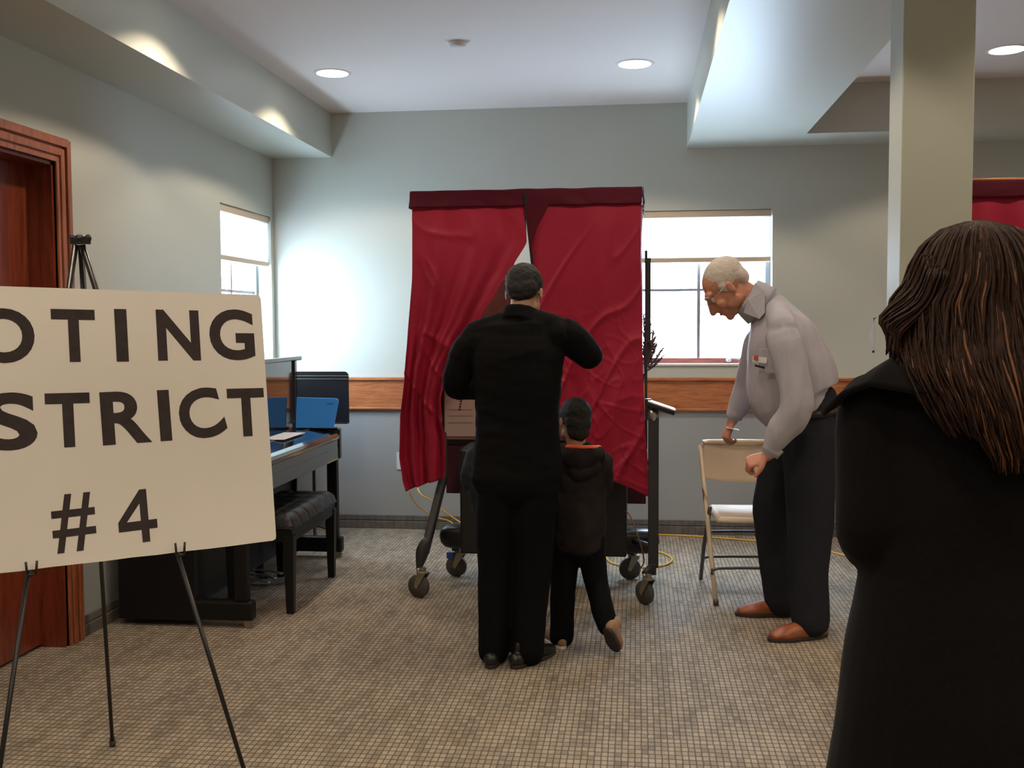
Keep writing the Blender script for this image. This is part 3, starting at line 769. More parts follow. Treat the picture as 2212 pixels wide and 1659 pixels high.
for nm, (x, y, dr, br) in dict(a=(-1.150, 5.325, -1.95, False), b=(0.045, 5.31, -2.45, False), c=(-1.03, 5.80, -1.75, True), d=(-0.035, 5.83, -1.4, False)).items():
    pm = MB().tube([(x, y, .128), (x, y, .16)], .012, 10)
    stem = obj('caster', pm, M['brass'], bo, smooth=True)
    cast(x, y, 0.062, dr, br, stem)
lb = MB()
q0, q1 = at(918, 1192, 5.36), at(958, 1030, 5.52)
lb.limb([q0, q1, V3((-1.07, 5.62, 0.85))], [(.022, .03), (.022, .03), (.022, .03)], side=(1, 0, 0), n=12, sub=1, rnd=False, sq=.5)
obj('leg_strut', lb, M['char'], bo, bevel=0.003)
obj('leg_foot', MB().limb([q0 + V3((.006, 0, .05)), q0 + V3((-.012, -.01, -.0)), V3((-1.150, 5.335, .155))], [(.030, .034), (.036, .036), (.016, .02)], n=14, rnd=True), M['char'], bo, smooth=True)
for lo__, hi__ in (((-1.055, 5.785, .15), (-1.0, 5.83, .26)), ((-.06, 5.80, .15), (-.01, 5.85, .26))):
    obj('rear_post', MB().box(lo__, hi__), M['black'], bo, bevel=.004)
obj('side_post', MB().box((0.062, 5.37, 0.175), (0.116, 5.43, 0.965)).box((0.062, 5.37, 0.14), (0.105, 5.36, 0.20)), M['char'], bo, bevel=0.010)
obj('post_cap', MB().limb([(.089, 5.40, .955), (.089, 5.40, .985)], [(.030, .032), (.030, .032)], n=16, rnd=True, sub=1), M['metal'], bo, smooth=True)
for p0, p1, r0 in (((.089, 5.40, .70), (-.03, 5.70, .78), .012), ((.089, 5.40, .28), (-.03, 5.62, .27), .016), ((.089, 5.40, .19), (.045, 5.32, .158), .018)):
    obj('brace', MB().tube([p0, p1], r0, 10), M['char'], bo, smooth=True)
# tall thin pole at the right edge of the booth
pole = MB().tube([(0.052, 5.56, 0.78), (0.050, 5.56, 1.84)], 0.007, 8).box((0.050, 5.557, 1.35), (0.075, 5.567, 1.80))
obj('side_pole', pole, M['char'], bo, smooth=False)
obj('bracket', MB().tube([(0.05, 5.56, .80), (-.01, 5.75, .78)], .008, 8), M['char'], bo)
obj('bracket', MB().box((0.045, 5.40, .95), (.075, 5.44, 1.06)), M['char'], bo)

# small shelf device on the side of the booth
ctl = thing('control_unit', 'slim black control panel with white top tilted out from the booth post', 'control panel', (0.13, 5.40, 0.985))
e0, e1 = at(1400, 864, 5.40), at(1459, 884, 5.40)
ax_ = (e1 - e0); mid = (e0 + e1) / 2; nx = V3((-ax_.z, 0, ax_.x)).normalized()
obj('case', MB().obox(mid - nx * .018, ax_ * .5, V3((0, .07, 0)), nx * .011), M['black'], ctl, bevel=0.004)
obj('top_plate', MB().obox(mid - nx * .003, ax_ * .5, V3((0, .07, 0)), nx * .004), M['plastic'], ctl, bevel=0.003)
obj('stem', MB().tube([mid - nx * .02 - ax_ * .15, V3((.096, 5.40, 1.005)), V3((.089, 5.40, .985))], .006, 8), M['black'], ctl, smooth=True)

# feather duster hanging on the pole
fd = thing('feather_duster', 'grey brown bunch of dried plumes sticking out beside the right curtain', 'plumes', at(1396, 800, 5.62))
hx0 = at(1392, 808, 5.62)
for i, (x, y, w) in enumerate(((1391, 680, .018), (1398, 688, .02), (1405, 700, .024), (1411, 714, .024), (1415, 727, .022), (1419, 742, .018), (1432, 752, .016), (1434, 768, .013), (1400, 712, .026), (1408, 740, .022), (1425, 778, .014), (1395, 735, .026))):
    e = at(x, y, 5.62 + random.uniform(-.05, .05))
    d_ = e - hx0
    mb = MB().tube([hx0, hx0 + d_ * .5 + V3((.003, 0, .003)), e], .0016, 5, 2)
    for k in range(90):
        f = random.uniform(.22, 1.0); q = hx0 + d_ * f
        a_ = random.uniform(0, 2 * pi); L_ = w * 1.25 * sin(pi * min(.92, f * .95)) ** .6 * random.uniform(.6, 1)
        o_ = V3((cos(a_), sin(a_) * .8, .25 * sin(a_ * 3))) * L_ + d_.normalized() * L_ * 1.3
        n_ = V3((-sin(a_), cos(a_), .3)) * .0045
        mb.add([q - n_, q + n_, q + o_ + n_ * .4, q + o_ - n_ * .4], [(0, 1, 2, 3)])
    obj('plume', mb, M['plume'], fd)
obj('handle', MB().tube([hx0 + V3((0, 0, .0)), hx0 + V3((-.028, -.05, -.14))], .007, 8), M['black'], fd, smooth=True)

# ------------------------------------------------------------------ second booth beyond the pillar
b2 = thing('voting_booth', 'second red curtained booth, partly hidden behind the pillar and woman', 'voting booth', (1.95, 5.45, 0))
X0, X1, Y2 = 1.40, 2.62, 5.30
z2 = 2.135
def cur2(x0, x1, s):
    def fn(u, v):
        x = x0 + (x1 - x0) * u
        z = z2 - .075 - v * 1.5
        return V3((x, Y2 + (.014 * sin(u * 22 + s) + .02 * noise.noise(V3((x * 5, z * 2, s)))) * min(1, v * 6 + .15), z))
    return fn
obj('curtain_left', MB().sheet(cur2(X0, 2.0, 0), 70, 80), M['red'], b2, smooth=True, thick=.002)
obj('curtain_right', MB().sheet(cur2(2.01, X1, 3), 70, 80), M['red'], b2, smooth=True, thick=.002)
obj('valance', MB().sheet(band(X0, Y2 - .012, X1, Y2 - .012, z2, z2 - .08, 6), 80, 8), M['red2'], b2, smooth=True, thick=.002)
obj('curtain_rod', MB().tube([(X0, 5.9, z2 + .005), (X0, Y2, z2 + .005), (X1, Y2, z2 + .005), (X1, 5.9, z2 + .005)], .010, 8), M['oak'], b2, smooth=True)
obj('face_panel', MB().box((X0 + .06, 5.84, .78), (X1 - .06, 5.92, 1.75)), M['card'], b2, bevel=.004)
obj('lower_cabinet', MB().box((X0 + .15, 5.45, .2), (X1 - .15, 5.80, .775)), M['black'], b2, bevel=.01)
for x, s_ in ((X0, 2), (X1, 5)):
    def ss(u, v, x=x, s_=s_): return V3((x + 0.010 * sin(u * 16 + s_) * (0.3 + v), Y2 + .6 * u, z2 - .07 - v * 1.12))
    obj('curtain_side', MB().sheet(ss, 50, 50), M['red'], b2, smooth=True, thick=.002)
for x in (X0 + .02, X1 - .02):
    obj('side_post', MB().box((x - .027, 5.30, .15), (x + .027, 5.36, .97)), M['char'], b2, bevel=.008)
    obj('side_pole', MB().tube([(x, 5.36, .9), (x, 5.36, z2)], .008, 8), M['char'], b2, smooth=True)
    obj('wheel', MB().lathe((x, 5.33, .056), [(.05, -.015), (.056, -.008), (.056, .008), (.05, .015)], (1, .3, 0)), M['rubber'], b2, smooth=True)
    obj('fork', MB().tube([(x, 5.35, .1), (x, 5.34, .16)], .014, 8), M['brass'], b2, smooth=True)
c2 = thing('control_unit', 'pale blue panel tip glimpsed under the coat collar in front of the wood rail', 'control panel', (1.2, 5.35, 1.0))
obj('case', MB().box((1.02, 5.30, 1.02), (1.38, 5.42, 1.036), Matrix.Rotation(radians(4), 3, 'Y')), M['clear'], c2, bevel=.004)
obj('stem', MB().tube([(1.33, 5.36, 1.02), (1.40, 5.34, .93)], .008, 8), M['black'], c2, smooth=True)

# ------------------------------------------------------------------ folding chair
ch = thing('folding_chair', 'cream metal folding chair standing behind the old man', 'chair', (0.61, 5.57, 0))
w_ = V3((0.995, 0.06, 0)); f_ = V3((0.06, -0.998, 0)); CO = V3((0.352, 5.80, 0)); CW = 0.46
def cp(a, b_, z): return CO + w_ * a + f_ * b_ + V3((0, 0, z))
fr_ = MB()
r_ = .0125
up = [cp(.028, .475, 0.012), cp(.012, .23, .43), cp(0.0, .03, .74)]
pts = [up[0], up[1], up[2]] + [cp(.05 - .05 * cos(a), 0.02 - .008 * a, .745 + .05 * sin(a)) for a in (.5, 1.0, 1.57)]
pts += [cp(CW - .05 + .05 * sin(a), .008, .745 + .05 * cos(a)) for a in (0, .6, 1.1)] + [cp(CW, .03, .74), cp(CW - .012, .23, .43), cp(CW - .028, .475, .012)]
obj('frame', fr_.tube(pts, r_, 12, 2), M['cream'], ch, smooth=True)
def bk(u, v):
    a = .008 + u * (CW - .016)
    dome = 4 * u * (1 - u)
    z = .79 - v * (.195 + .025 * dome)
    return cp(a, .015 + .10 * ((.79 - z) / .36) * .6 - .028 * dome - .012 * sin(pi * v), z)
obj('backrest', MB().sheet(bk, 24, 12), M['cream'], ch, smooth=True, thick=.004)
def st(u, v):
    a = .035 + u * (CW - .07); b_ = .05 + v * .40
    dome = 4 * u * (1 - u)
    e = min(u * (CW - .07), (1 - u) * (CW - .07), v * .40 + .01, (1 - v) * .40)
    z = .452 - .012 * dome * sin(pi * v) - (.024 * max(0, 1 - e / .03) ** 2)
    if v > .85: b_ += 0.02 * dome
    return cp(a, b_, z)
obj('seat', MB().sheet(st, 30, 30), M['cream'], ch, smooth=True, thick=.004)
for s in (0, 1):
    a = .012 if s == 0 else CW - .012
    obj('rear_leg', MB().tube([cp(a + (.012 if s == 0 else -.012), .26, .47), cp(a, .10, .22), cp(a - (.0 if s == 0 else -.0), -.03, .010)], .011, 10), M['chairdark'], ch, smooth=True, label='dark grey rear leg')
    obj('foot_cap', MB().lathe(cp(.028 if s == 0 else CW - .028, .478, 0), [(.014, 0), (.0145, .02), (.013, .03)]), M['chairdark'], ch, smooth=True)
    obj('hinge', MB().tube([cp(a, .24, .52), cp(a - (.014 if s == 0 else -.014), .16, .57), cp(a - (.008 if s == 0 else -.008), .22, .44)], .005, 8), M['cream'], ch, smooth=True)
def brace(z0, z1, b0, b1):
    return MB().tube([cp(.02, b0, z0), cp(.05, b1, z1), cp(CW - .05, b1, z1), cp(CW - .02, b0, z0)], .008, 8, 3)
obj('crossbar', brace(.145, .175, .41, .40), M['chairdark'], ch, smooth=True)
obj('crossbar', brace(.13, .155, .03, .04), M['chairdark'], ch, smooth=True)
obj('crossbar', brace(.30, .318, .14, .15), M['chairdark'], ch, smooth=True)

# ------------------------------------------------------------------ cords
cdp = [(0.125, 7.07), (0.30, 7.06), (.55, 7.0), (0.81, 6.92), (1.05, 6.80), (1.17, 6.70), (1.30, 6.52), (1.305, 6.42)]
c = thing('extension_cord', 'yellow extension cord running over the carpet behind the chair', 'cord', (0.7, 6.9, 0))
obj('cable', MB().tube([(x, y, .006) for x, y in cdp], .0055, 8, 4), M['yellow'], c, smooth=True)
obj('plug', MB().limb([(1.305, 6.43, .014), (1.298, 6.36, .013), (1.292, 6.31, .012)], [.012, .015, .011], n=10), M['yellow'], c, smooth=True)
loop = []
for k in range(20):
    a = 2.6 + k / 19 * 5.6
    loop.append((0.02 + .20 * cos(a), 6.33 + .24 * sin(a), .006 + .003 * (k % 2)))
tag(obj('cord', MB().tube(loop, .0055, 8, 2), M['yellow'], smooth=True, loc=(0.02, 6.33, 0)), 'loop of yellow cord on the carpet behind the right rear caster', 'cord')
w = [at(884, 1058, 6.6), at(892, 1080, 6.7), at(915, 1102, 6.8), at(945, 1118, 6.85), at(975, 1128, 6.9), V3((-1.18, 6.75, .05)), V3((-.9, 6.4, .006)), V3((-.5, 6.3, .006))]
w[0:0] = [at(882, 1020, 6.6), at(880, 1040, 6.6)]
w[0] = V3((-1.50, 6.62, .62))
tag(obj('cord', MB().tube([V3((-1.655, YB - .02, .463)), V3((-1.60, 6.95, .47)), V3((-1.56, 6.8, .42))] + w[2:], .005, 8, 3), M['yellow'], smooth=True, loc=(-1.4, 6.8, 0)), 'yellow cord curving down from the wall outlet behind the left curtain', 'cord')
w2 = [V3((-1.655, YB - .02, .511)), V3((-1.55, 6.95, .50)), at(905, 1062, 6.7), at(930, 1080, 6.7), at(960, 1105, 6.7), at(1000, 1132, 6.7), V3((-.95, 6.45, .10)), V3((-.7, 6.2, .006))]
tag(obj('cord', MB().tube(w2, .005, 8, 3), M['yellow'], smooth=True, loc=(-1.2, 6.8, 0)), 'yellow cord slanting down to the carpet behind the left rear caster', 'cord')
w3 = [at(1352, 1106, 5.50), at(1360, 1112, 5.48), at(1375, 1150, 5.46), at(1388, 1190, 5.46), at(1391, 1215, 5.48), at(1383, 1228, 5.52), V3((.02, 5.95, .008))]
tag(obj('power_wire', MB().tube(w3, .004, 8, 3), M['browncord'], smooth=True, loc=(0, 5.5, 0)), 'thin brown wire drooping from the booth to the right rear caster', 'cord')

# hanging strip on the pillar
hs = thing('hanging_tag', 'small clear plastic teardrop hanging at the left edge of the pillar', 'tag', (0.81, 3.5, 1.35))
obj('strip', MB().limb([at(1887, 696, 3.52), at(1884.5, 725, 3.52), at(1887, 757, 3.52)], [(.0015, .002), (.009, .002), (.0025, .002)], n=10), M['clear'], hs, smooth=True)
obj('hook', MB().tube([at(1887, 757, 3.52), at(1886, 762, 3.52)], .004, 8).tube([at(1887, 697, 3.52), at(1888, 688, 3.52), at(1893, 686, 3.55)], .0010, 6), M['black'], hs, smooth=True)

# ================================================================== people
def basis(fwd, up):
    f = V3(fwd).normalized(); u = V3(up); u = (u - f * u.dot(f)).normalized(); r = f.cross(u)
    return Matrix((r, f, u)).transposed()
def head(mb, c, B, s=1.0, old=False):
    c = V3(c); P = lambda x, y, z: c + B @ (V3((x, y, z)) * s)
    E_ = lambda p, r: mb.ell(P(*p), [k * s for k in r], B, 18, 12)
    E_((0, -.012, .032), (.075, .096, .082)); E_((0, .030, -.02), (.062, .062, .082)); E_((0, .048, -.078), (.040, .040, .034))
    E_((0, .076, -.040), (.036, .030, .052)); E_((0, .066, -.012), (.050, .030, .030)); E_((0, .082, -.094), (.022, .018, .018)); E_((0, .072, .030), (.056, .026, .020))
    for sx in (-1, 1):
        E_((sx * .036, .062, -.030), (.026, .026, .024)); E_((sx * .032, .085, .022), (.022, .012, .007)); E_((sx * .045, .02, -.065), (.022, .040, .026))
        E_((sx * .077, -.006, -.012), (.007, .016, .027)); E_((sx * .081, -.013, .002), (.005, .009, .013))
        E_((sx * .011, .106, -.032), (.009, .010, .008))
    mb.limb([P(0, .092, .018), P(0, .106, -.008), P(0, .119, -.031)], [.010 * s, .013 * s, .0145 * s], side=B @ V3((1, 0, 0)), n=12)
    E_((0, .094, -.056), (.022, .010, .006)); E_((0, .092, -.068), (.019, .010, .007))
def face_parts(par, c, B, s=1.0):
    c = V3(c); P = lambda x, y, z: c + B @ (V3((x, y, z)) * s)
    for sx in (-1, 1):
        e = obj('eye', MB().ell(P(sx * .031, .079, .008), [.0125 * s] * 3, B), M['eye'], par, smooth=True)
        obj('iris', MB().ell(P(sx * .031, .0895, .006), [.0055 * s, .003 * s, .0055 * s], B), M['hairb'], e, smooth=True)
        obj('eyebrow', MB().limb([P(sx * .018, .098, .026), P(sx * .034, .097, .033), P(sx * .048, .084, .028)], [.003 * s, .004 * s, .003 * s], n=8), M['hairb'] if s < 1.1 else M['hairw'], par, smooth=True)
    obj('lips', MB().limb([P(-.020, .098, -.062), P(0, .104, -.061), P(.020, .098, -.062)], [(.003 * s, .0045 * s), (.004 * s, .006 * s), (.003 * s, .0045 * s)], side=(0, 0, 1), n=8), M['lip'], par, smooth=True)
def hand(mb, w, d, nrm, thumb, curl=0.5, s=1.0, spread=0.12):
    """w wrist, d palm direction, nrm back-of-hand normal, thumb +1/-1 side."""
    d, sd, _ = frame(V3(d), V3(nrm).cross(V3(d))); nn = sd.cross(d).normalized()
    if nn.dot(V3(nrm)) < 0: nn = -nn
    w = V3(w)
    mb.limb([w - d * .02 * s, w + d * .012 * s, w + d * .05 * s, w + d * .088 * s], [(.027 * s, .019 * s), (.028 * s, .017 * s), (.038 * s, .016 * s), (.038 * s, .013 * s)], side=sd, n=14)
    for i, (L, x) in enumerate(((.070, -.030), (.079, -.010), (.075, .010), (.058, .029))):
        x = -x * thumb
        p_ = w + d * (.085 - .004 * abs(i - 1)) * s + sd * x * s
        dd = (d + sd * spread * x * 12 * .3).normalized()
        pts = [p_ - dd * .025 * s, p_]
        a = 0
        for seg in (.45, .30, .25):
            a += curl * (1.0 if seg == .45 else 1.15)
            q = dd * cos(a) - nn * sin(a)
            pts.append(pts[-1] + q * L * seg * s)
        mb.limb(pts, [.0095 * s, .0095 * s, .0088 * s, .008 * s, .0068 * s], side=sd, n=10, sub=3)
    b_ = w + d * .022 * s + sd * (.026 * thumb) * s
    t1 = (d * .6 + sd * thumb * .75 - nn * .35).normalized(); t2 = (d * .85 + sd * thumb * .25 - nn * .55).normalized()
    mb.limb([b_ - t1 * .015 * s, b_ + t1 * .032 * s, b_ + t1 * .032 * s + t2 * .028 * s, b_ + t1 * .032 * s + t2 * .050 * s], [.014 * s, .012 * s, .0105 * s, .008 * s], side=nn, n=10, sub=3)
def shoe(par, heel, toe, w, m, hgt=.07, name='shoe', sole=None, lift=0.0, pitch=0.0):
    heel, toe = V3(heel), V3(toe); d = (toe - heel); L = d.length; d.normalize(); s = V3((-d.y, d.x, 0)).normalized() if abs(d.z) < .9 else V3((1, 0, 0)); u = s.cross(d) * -1
    if u.z < 0: u = -u
    P = lambda a, h_: heel + d * (a * L) + u * h_
    up_ = MB().limb([P(.08, .035), P(.25, .038), P(.5, .036), P(.75, .030), P(.93, .024)], [(w * .72, .032), (w * .8, hgt * .52), (w * .85, hgt * .48), (w, hgt * .38), (w * .7, .018)], side=s, n=16)
    up_.limb([P(.22, .03), P(.2, hgt + .02)], [(w * .75, w * .8), (w * .66, w * .85)], side=s, n=14)
    o = obj(name, None, m, par, me=blob(up_, .005, 4))
    so = []
    for k in range(24):
        a = 2 * pi * k / 24; x = .5 + .52 * cos(a); yy = w * 1.04 * sin(a) * (1 if x > .5 else .86) * (abs(sin(a)) ** -.25 if abs(sin(a)) > .05 else 1)
        so.append(heel + d * (x * L) + s * yy + u * .0)
    obj('sole', MB().prism(so, u * .017), sole or M['sole'], o, bevel=.003)
    return o

# ---------------------------------------------------------------- man in the black suit
def man():
    Y0 = 4.36
    t = thing('person', 'person in a black suit seen from behind, leaning in between the red curtains', 'person', (-0.53, Y0, 0))
    B = basis((0.12, 1, -.45), (0.02, .42, 1)); hc = V3((-.480, Y0 + .07, 1.585))
    sk = MB(); head(sk, hc, B, .98)
    sk.limb([hc + V3((0, -.02, -.02)), hc + V3((-.005, -.040, -.085)), (-.50, Y0 + .01, 1.40)], [(.056, .058), (.055, .055), (.055, .050)], side=(1, 0, 0))
    sk.limb([(-.50, Y0 + .01, 1.33), (-.50, Y0, 1.2), (-.50, Y0, .95)], [(.13, .07), (.13, .07), (.13, .07)])
    # arms down the sleeves
    shL, elL, wrL = V3((-.685, Y0 + .01, 1.40)), V3((-.780, Y0 + .05, 1.195)), V3((-.735, Y0 + .30, 1.155))
    shR, elR, wrR = V3((-.315, Y0 + .01, 1.42)), V3((-.205, Y0 + .08, 1.315)), V3((-.235, Y0 + .34, 1.31))
    for a, e, w in ((shL, elL, wrL), (shR, elR, wrR)):
        sk.limb([a, (a + e) / 2, e, (e + w) / 2, w], [.04, .04, .034, .032, .026])
    hand(sk, wrL, V3((.25, 1, .05)), V3((-.3, 0, 1)), 1, .55)
    hand(sk, wrR, V3((-.05, 1, .15)), V3((.3, 0, 1)), -1, .55)
    for pl in (((-.575, .90), (-.603, .5), (-.608, .06)), ((-.430, .90), (-.440, .5), (-.462, .06))):
        sk.limb([(x_, Y0 - (.03 if z_ < .1 else 0), z_) for x_, z_ in pl], [(.06, .06), (.045, .05), (.032, .035)])
    obj('body', None, M['skin2'], t, me=blob(sk, .0055, 3))
    face_parts(t, hc, B, .98)
    hr = MB(); P = lambda x, y, z: hc + B @ V3((x, y, z))
    hr.ell(P(0, -.018, .042), (.081, .098, .082), B, 20, 14); hr.ell(P(0, -.052, .0), (.072, .056, .060), B, 18, 12); hr.ell(P(0, -.066, -.035), (.054, .026, .028), B)
    obj('hair', None, M['hairb'], t, me=blob(hr, .006, 3, wr=(.004, (60, 60, 60), False)))
    cl = MB().limb([hc + V3((-.004, -.052, -.080)), hc + V3((-.006, -.054, -.112))], [(.062, .058), (.068, .062)], side=(1, 0, 0), rnd=False)
    obj('shirt_collar', cl, M['whitecloth'], t, smooth=True)
    
    j = MB()
    j.limb([(-.507, Y0 + .0, .800), (-.507, Y0, .90), (-.505, Y0 - .005, 1.05), (-.503, Y0 - .01, 1.20), (-.503, Y0, 1.33), (-.503, Y0 + .005, 1.40)],
           [(.205, .135), (.190, .125), (.178, .118), (.190, .128), (.200, .125), (.185, .105)], n=28)
    j.limb([(-.690, Y0 + .01, 1.40), (-.60, Y0, 1.435), (-.49, Y0 - .005, 1.462), (-.39, Y0, 1.448), (-.315, Y0 + .01, 1.415)], [(.055, .062), (.052, .06), (.05, .058), (.052, .06), (.055, .062)], side=(0, 1, 0), n=16)
    j.limb([(-.495, Y0 - .012, 1.47), (-.490, Y0 - .002, 1.525)], [(.085, .072), (.066, .064)], side=(1, 0, 0), n=20, rnd=False)
    j.limb([(-.650, Y0 + .0, 1.37), shL + V3((-.012, 0, -.03)), (shL + elL) / 2 + V3((-.01, 0, 0)), elL, (elL + wrL) / 2, wrL + V3((0, -.01, 0))], [.068, .072, .068, .062, .056, .046], n=16)
    j.limb([(-.36, Y0 + .0, 1.39), shR + V3((.01, 0, -.01)), (shR + elR) / 2 + V3((.005, .0, 0)), elR, (elR + wrR) / 2, wrR + V3((0, -.01, 0))], [.068, .074, .068, .062, .056, .046], n=16)
    obj('suit_jacket', None, M['suit'], t, me=blob(j, .0065, 2, wr=(.0055, (6, 6, 17), False)))
    # vent line of the jacket
    tr = MB()
    tr.limb([(-.50, Y0, .90), (-.50, Y0 + .0, .80)], [(.178, .12), (.178, .12)], n=24)
    tr.limb([(-.575, Y0, .86), (-.595, Y0 + .01, .62), (-.603, Y0 + .01, .45), (-.606, Y0 - .01, .25), (-.608, Y0 - .035, .05)], [(.104, .112), (.094, .102), (.082, .09), (.072, .082), (.064, .085)], n=20)
    tr.limb([(-.425, Y0, .86), (-.435, Y0 + .01, .62), (-.440, Y0 + .01, .45), (-.452, Y0 - .01, .25), (-.462, Y0 - .035, .05)], [(.104, .112), (.096, .102), (.086, .09), (.078, .084), (.070, .088)], n=20)
    obj('trousers', None, M['pants'], t, me=blob(tr, .008, 3, wr=(.006, (9, 9, 6), False)))
    shoe(t, (-.610, Y0 - .135, .0), (-.60, Y0 + .16, .0), .044, M['shoeb'])
    shoe(t, (-.515, Y0 - .125, .0), (-.365, Y0 + .125, .0), .045, M['shoeb'])
    return t
man()

# ---------------------------------------------------------------- old man in the grey shirt
def old_man():
    t = thing('person', 'person with white hair in a grey shirt and dark slacks, bending over the chair', 'person', (0.76, 5.0, 0))
    Y0 = 5.0
    B = basis((-.66, .05, -.75), (-.75, 0, .66)); s = 1.13
    hc = V3((.425, Y0, 1.625))
    sk = MB(); head(sk, hc, B, s)
    sk.limb([hc + V3((.01, 0, -.01)), V3((.515, Y0, 1.575)), V3((.61, Y0, 1.50))], [(.064, .066), (.062, .070), (.062, .062)], side=(0, 1, 0))
    sk.limb([(.64, Y0, 1.42), (.71, Y0, 1.25), (.79, Y0, 1.03), (.79, Y0, .90)], [(.11, .06), (.11, .08), (.09, .07), (.06, .05)], side=(0, 1, 0))
    nS, nE, nW = V3((.665, Y0 - .20, 1.43)), V3((.715, Y0 - .26, 1.08)), V3((.590, Y0 - .24, .850))
    fS, fE, fW = V3((.620, Y0 + .18, 1.43)), V3((.560, Y0 + .25, 1.13)), V3((.475, Y0 + .22, .965))
    for a, e, w in ((nS, nE, nW), (fS, fE, fW)):
        sk.limb([a, (a + e) / 2, e, (e + w) / 2, w], [.042, .04, .036, .034, .027])
    hand(sk, nW, V3((-.72, .1, -.30)), V3((-.25, -.55, .75)), 1, .85, 1.0)
    hand(sk, fW, V3((-.35, -.1, -.85)), V3((-.85, -.3, .3)), -1, .8, 1.0)
    for y in (-1, 1): sk.limb([(.79, Y0 + y * .07, .90), (.74 - y * .06, Y0 + y * .13, .5), (.765 - y * .04, Y0 + y * .165, .07)], [.055, .045, .035])
    sk.limb([(.79, Y0 - .07, .88), (.79, Y0 + .07, .88)], [.05, .05])
    obj('body', None, M['skin'], t, me=blob(sk, .0055, 3))
    face_parts(t, hc, B, s)
    P = lambda x, y, z: hc + B @ (V3((x, y, z)) * s)
    hr = MB()
    hr.ell(P(0, -.022, .040), [.0785 * s, .092 * s, .080 * s], B, 20, 14); hr.ell(P(0, -.066, -.004), [.062 * s, .040 * s, .052 * s], B)
    for sx in (-1, 1): hr.ell(P(sx * .066, .008, .012), [.012 * s, .022 * s, .030 * s], B)
    obj('hair', None, M['hairw'], t, me=blob(hr, .006, 3, wr=(.002, (50, 50, 50), False)))
    gl = MB()
    for sx in (-1, 1):
        ring = [P(sx * .032 + .021 * cos(a), .112, .004 + .016 * sin(a)) for a in [k * 2 * pi / 14 for k in range(15)]]
        gl.tube(ring, .0014, 6); gl.tube([P(sx * .053, .110, .008), P(sx * .077, .06, .010), P(sx * .080, -.005, .008)], .0015, 6)
    gl.tube([P(-.011, .112, .007), P(.011, .112, .007)], .0014, 6)
    g = obj('eyeglasses', gl, M['metal'], t, smooth=True)
    sh = MB()
    sh.limb([(.795, Y0, 1.035), (.745, Y0, 1.10), (.728, Y0, 1.20), (.700, Y0, 1.31), (.668, Y0, 1.41), (.628, Y0, 1.49), (.590, Y0, 1.535)],
            [(.155, .155), (.190, .205), (.198, .212), (.195, .185), (.190, .155), (.140, .105), (.088, .082)], side=(0, 1, 0), n=28)
    sh.limb([nS, V3((.645, Y0 - .09, 1.50)), V3((.62, Y0, 1.515)), V3((.615, Y0 + .09, 1.50)), fS], [(.065, .06), (.062, .055), (.06, .055), (.062, .055), (.065, .06)], side=(1, 0, 0), n=16)
    sh.limb([nS + V3((0, .06, -.04)), nS + V3((0, -.005, -.05)), (nS + nE) / 2, nE, (nE + nW) / 2, nW + V3((.02, 0, .025))], [.07, .078, .078, .078, .062, .042], n=18)
    sh.limb([fS + V3((0, -.06, -.04)), fS + V3((0, .0, -.05)), (fS + fE) / 2, fE, (fE + fW) / 2, fW + V3((.01, 0, .03))], [.07, .078, .072, .068, .055, .040], n=18)
    obj('shirt', None, M['shirt'], t, me=blob(sh, .0065, 7, wr=(.011, (11, 11, 4.5), False)))
    for wc, rr2 in ((nW + V3((.035, 0, .045)), (.045, .042)), (fW + V3((.018, 0, .045)), (.041, .039))):
        we = nW + V3((.010, 0, .012)) if rr2[0] > .042 else fW + V3((.008, 0, .014))
        obj('cuff', MB().limb([wc, we], [rr2, (rr2[0] - .002, rr2[1] - .002)], n=18, rnd=False, sub=1), M['shirt'], t, smooth=True, thick=.004)
    co = MB()
    co.limb([V3((.522, Y0, 1.580)), V3((.548, Y0, 1.562)), V3((.590, Y0, 1.530))], [(.074, .088), (.080, .096), (.094, .104)], side=(0, 1, 0), n=28, sub=2, rnd=False)
    cobj = obj('shirt_collar', co, M['shirt'], t, smooth=True, thick=.004)
    for sy in (-1, 1):
        fp = MB().prism([V3((.548, Y0 + sy * .062, 1.640)), V3((.590, Y0 + sy * .090, 1.600)), V3((.590, Y0 + sy * .112, 1.500)), V3((.565, Y0 + sy * .110, 1.470)), V3((.497, Y0 + sy * .070, 1.500)), V3((.515, Y0 + sy * .080, 1.560))], V3((0, sy * .005, 0)))
        obj('collar_point', fp, M['shirt'], cobj, bevel=.001)
    q = V3((.60, Y0 - .196, 1.31))
    pk = obj('shirt_pocket', MB().obox(q + V3((-.005, -.01, -.03)), V3((.042, -.006, 0)), V3((0, .003, 0)), V3((0, 0, .055))), M['shirt'], t, bevel=.002)
    obj('badge', MB().obox(at(1641, 777, Y0 - .225), V3((.030, -.004, -.003)), V3((0, .002, 0)), V3((.001, 0, .013))), M['whitecloth'], pk)
    obj('badge_stripe', MB().obox(at(1633, 773, Y0 - .228), V3((.010, -.002, -.002)), V3((0, .002, 0)), V3((0, 0, .011))), M['badge'], pk)
    obj('pen_clip', MB().obox(at(1641, 792, Y0 - .226), V3((.022, -.003, -.006)), V3((0, .003, 0)), V3((0, 0, .005))), M['black'], pk)
    tr = MB()
    tr.limb([(.802, Y0, 1.055), (.808, Y0, .95), (.800, Y0, .84)], [(.155, .150), (.175, .150), (.175, .140)], side=(0, 1, 0), n=24)
    tr.limb([(.805, Y0 - .09, .92), (.800, Y0 - .12, .72), (.800, Y0 - .14, .50), (.790, Y0 - .16, .30), (.800, Y0 - .18, .08)], [(.105, .130), (.100, .118), (.090, .105), (.082, .092), (.082, .088)], side=(0, 1, 0), n=20)
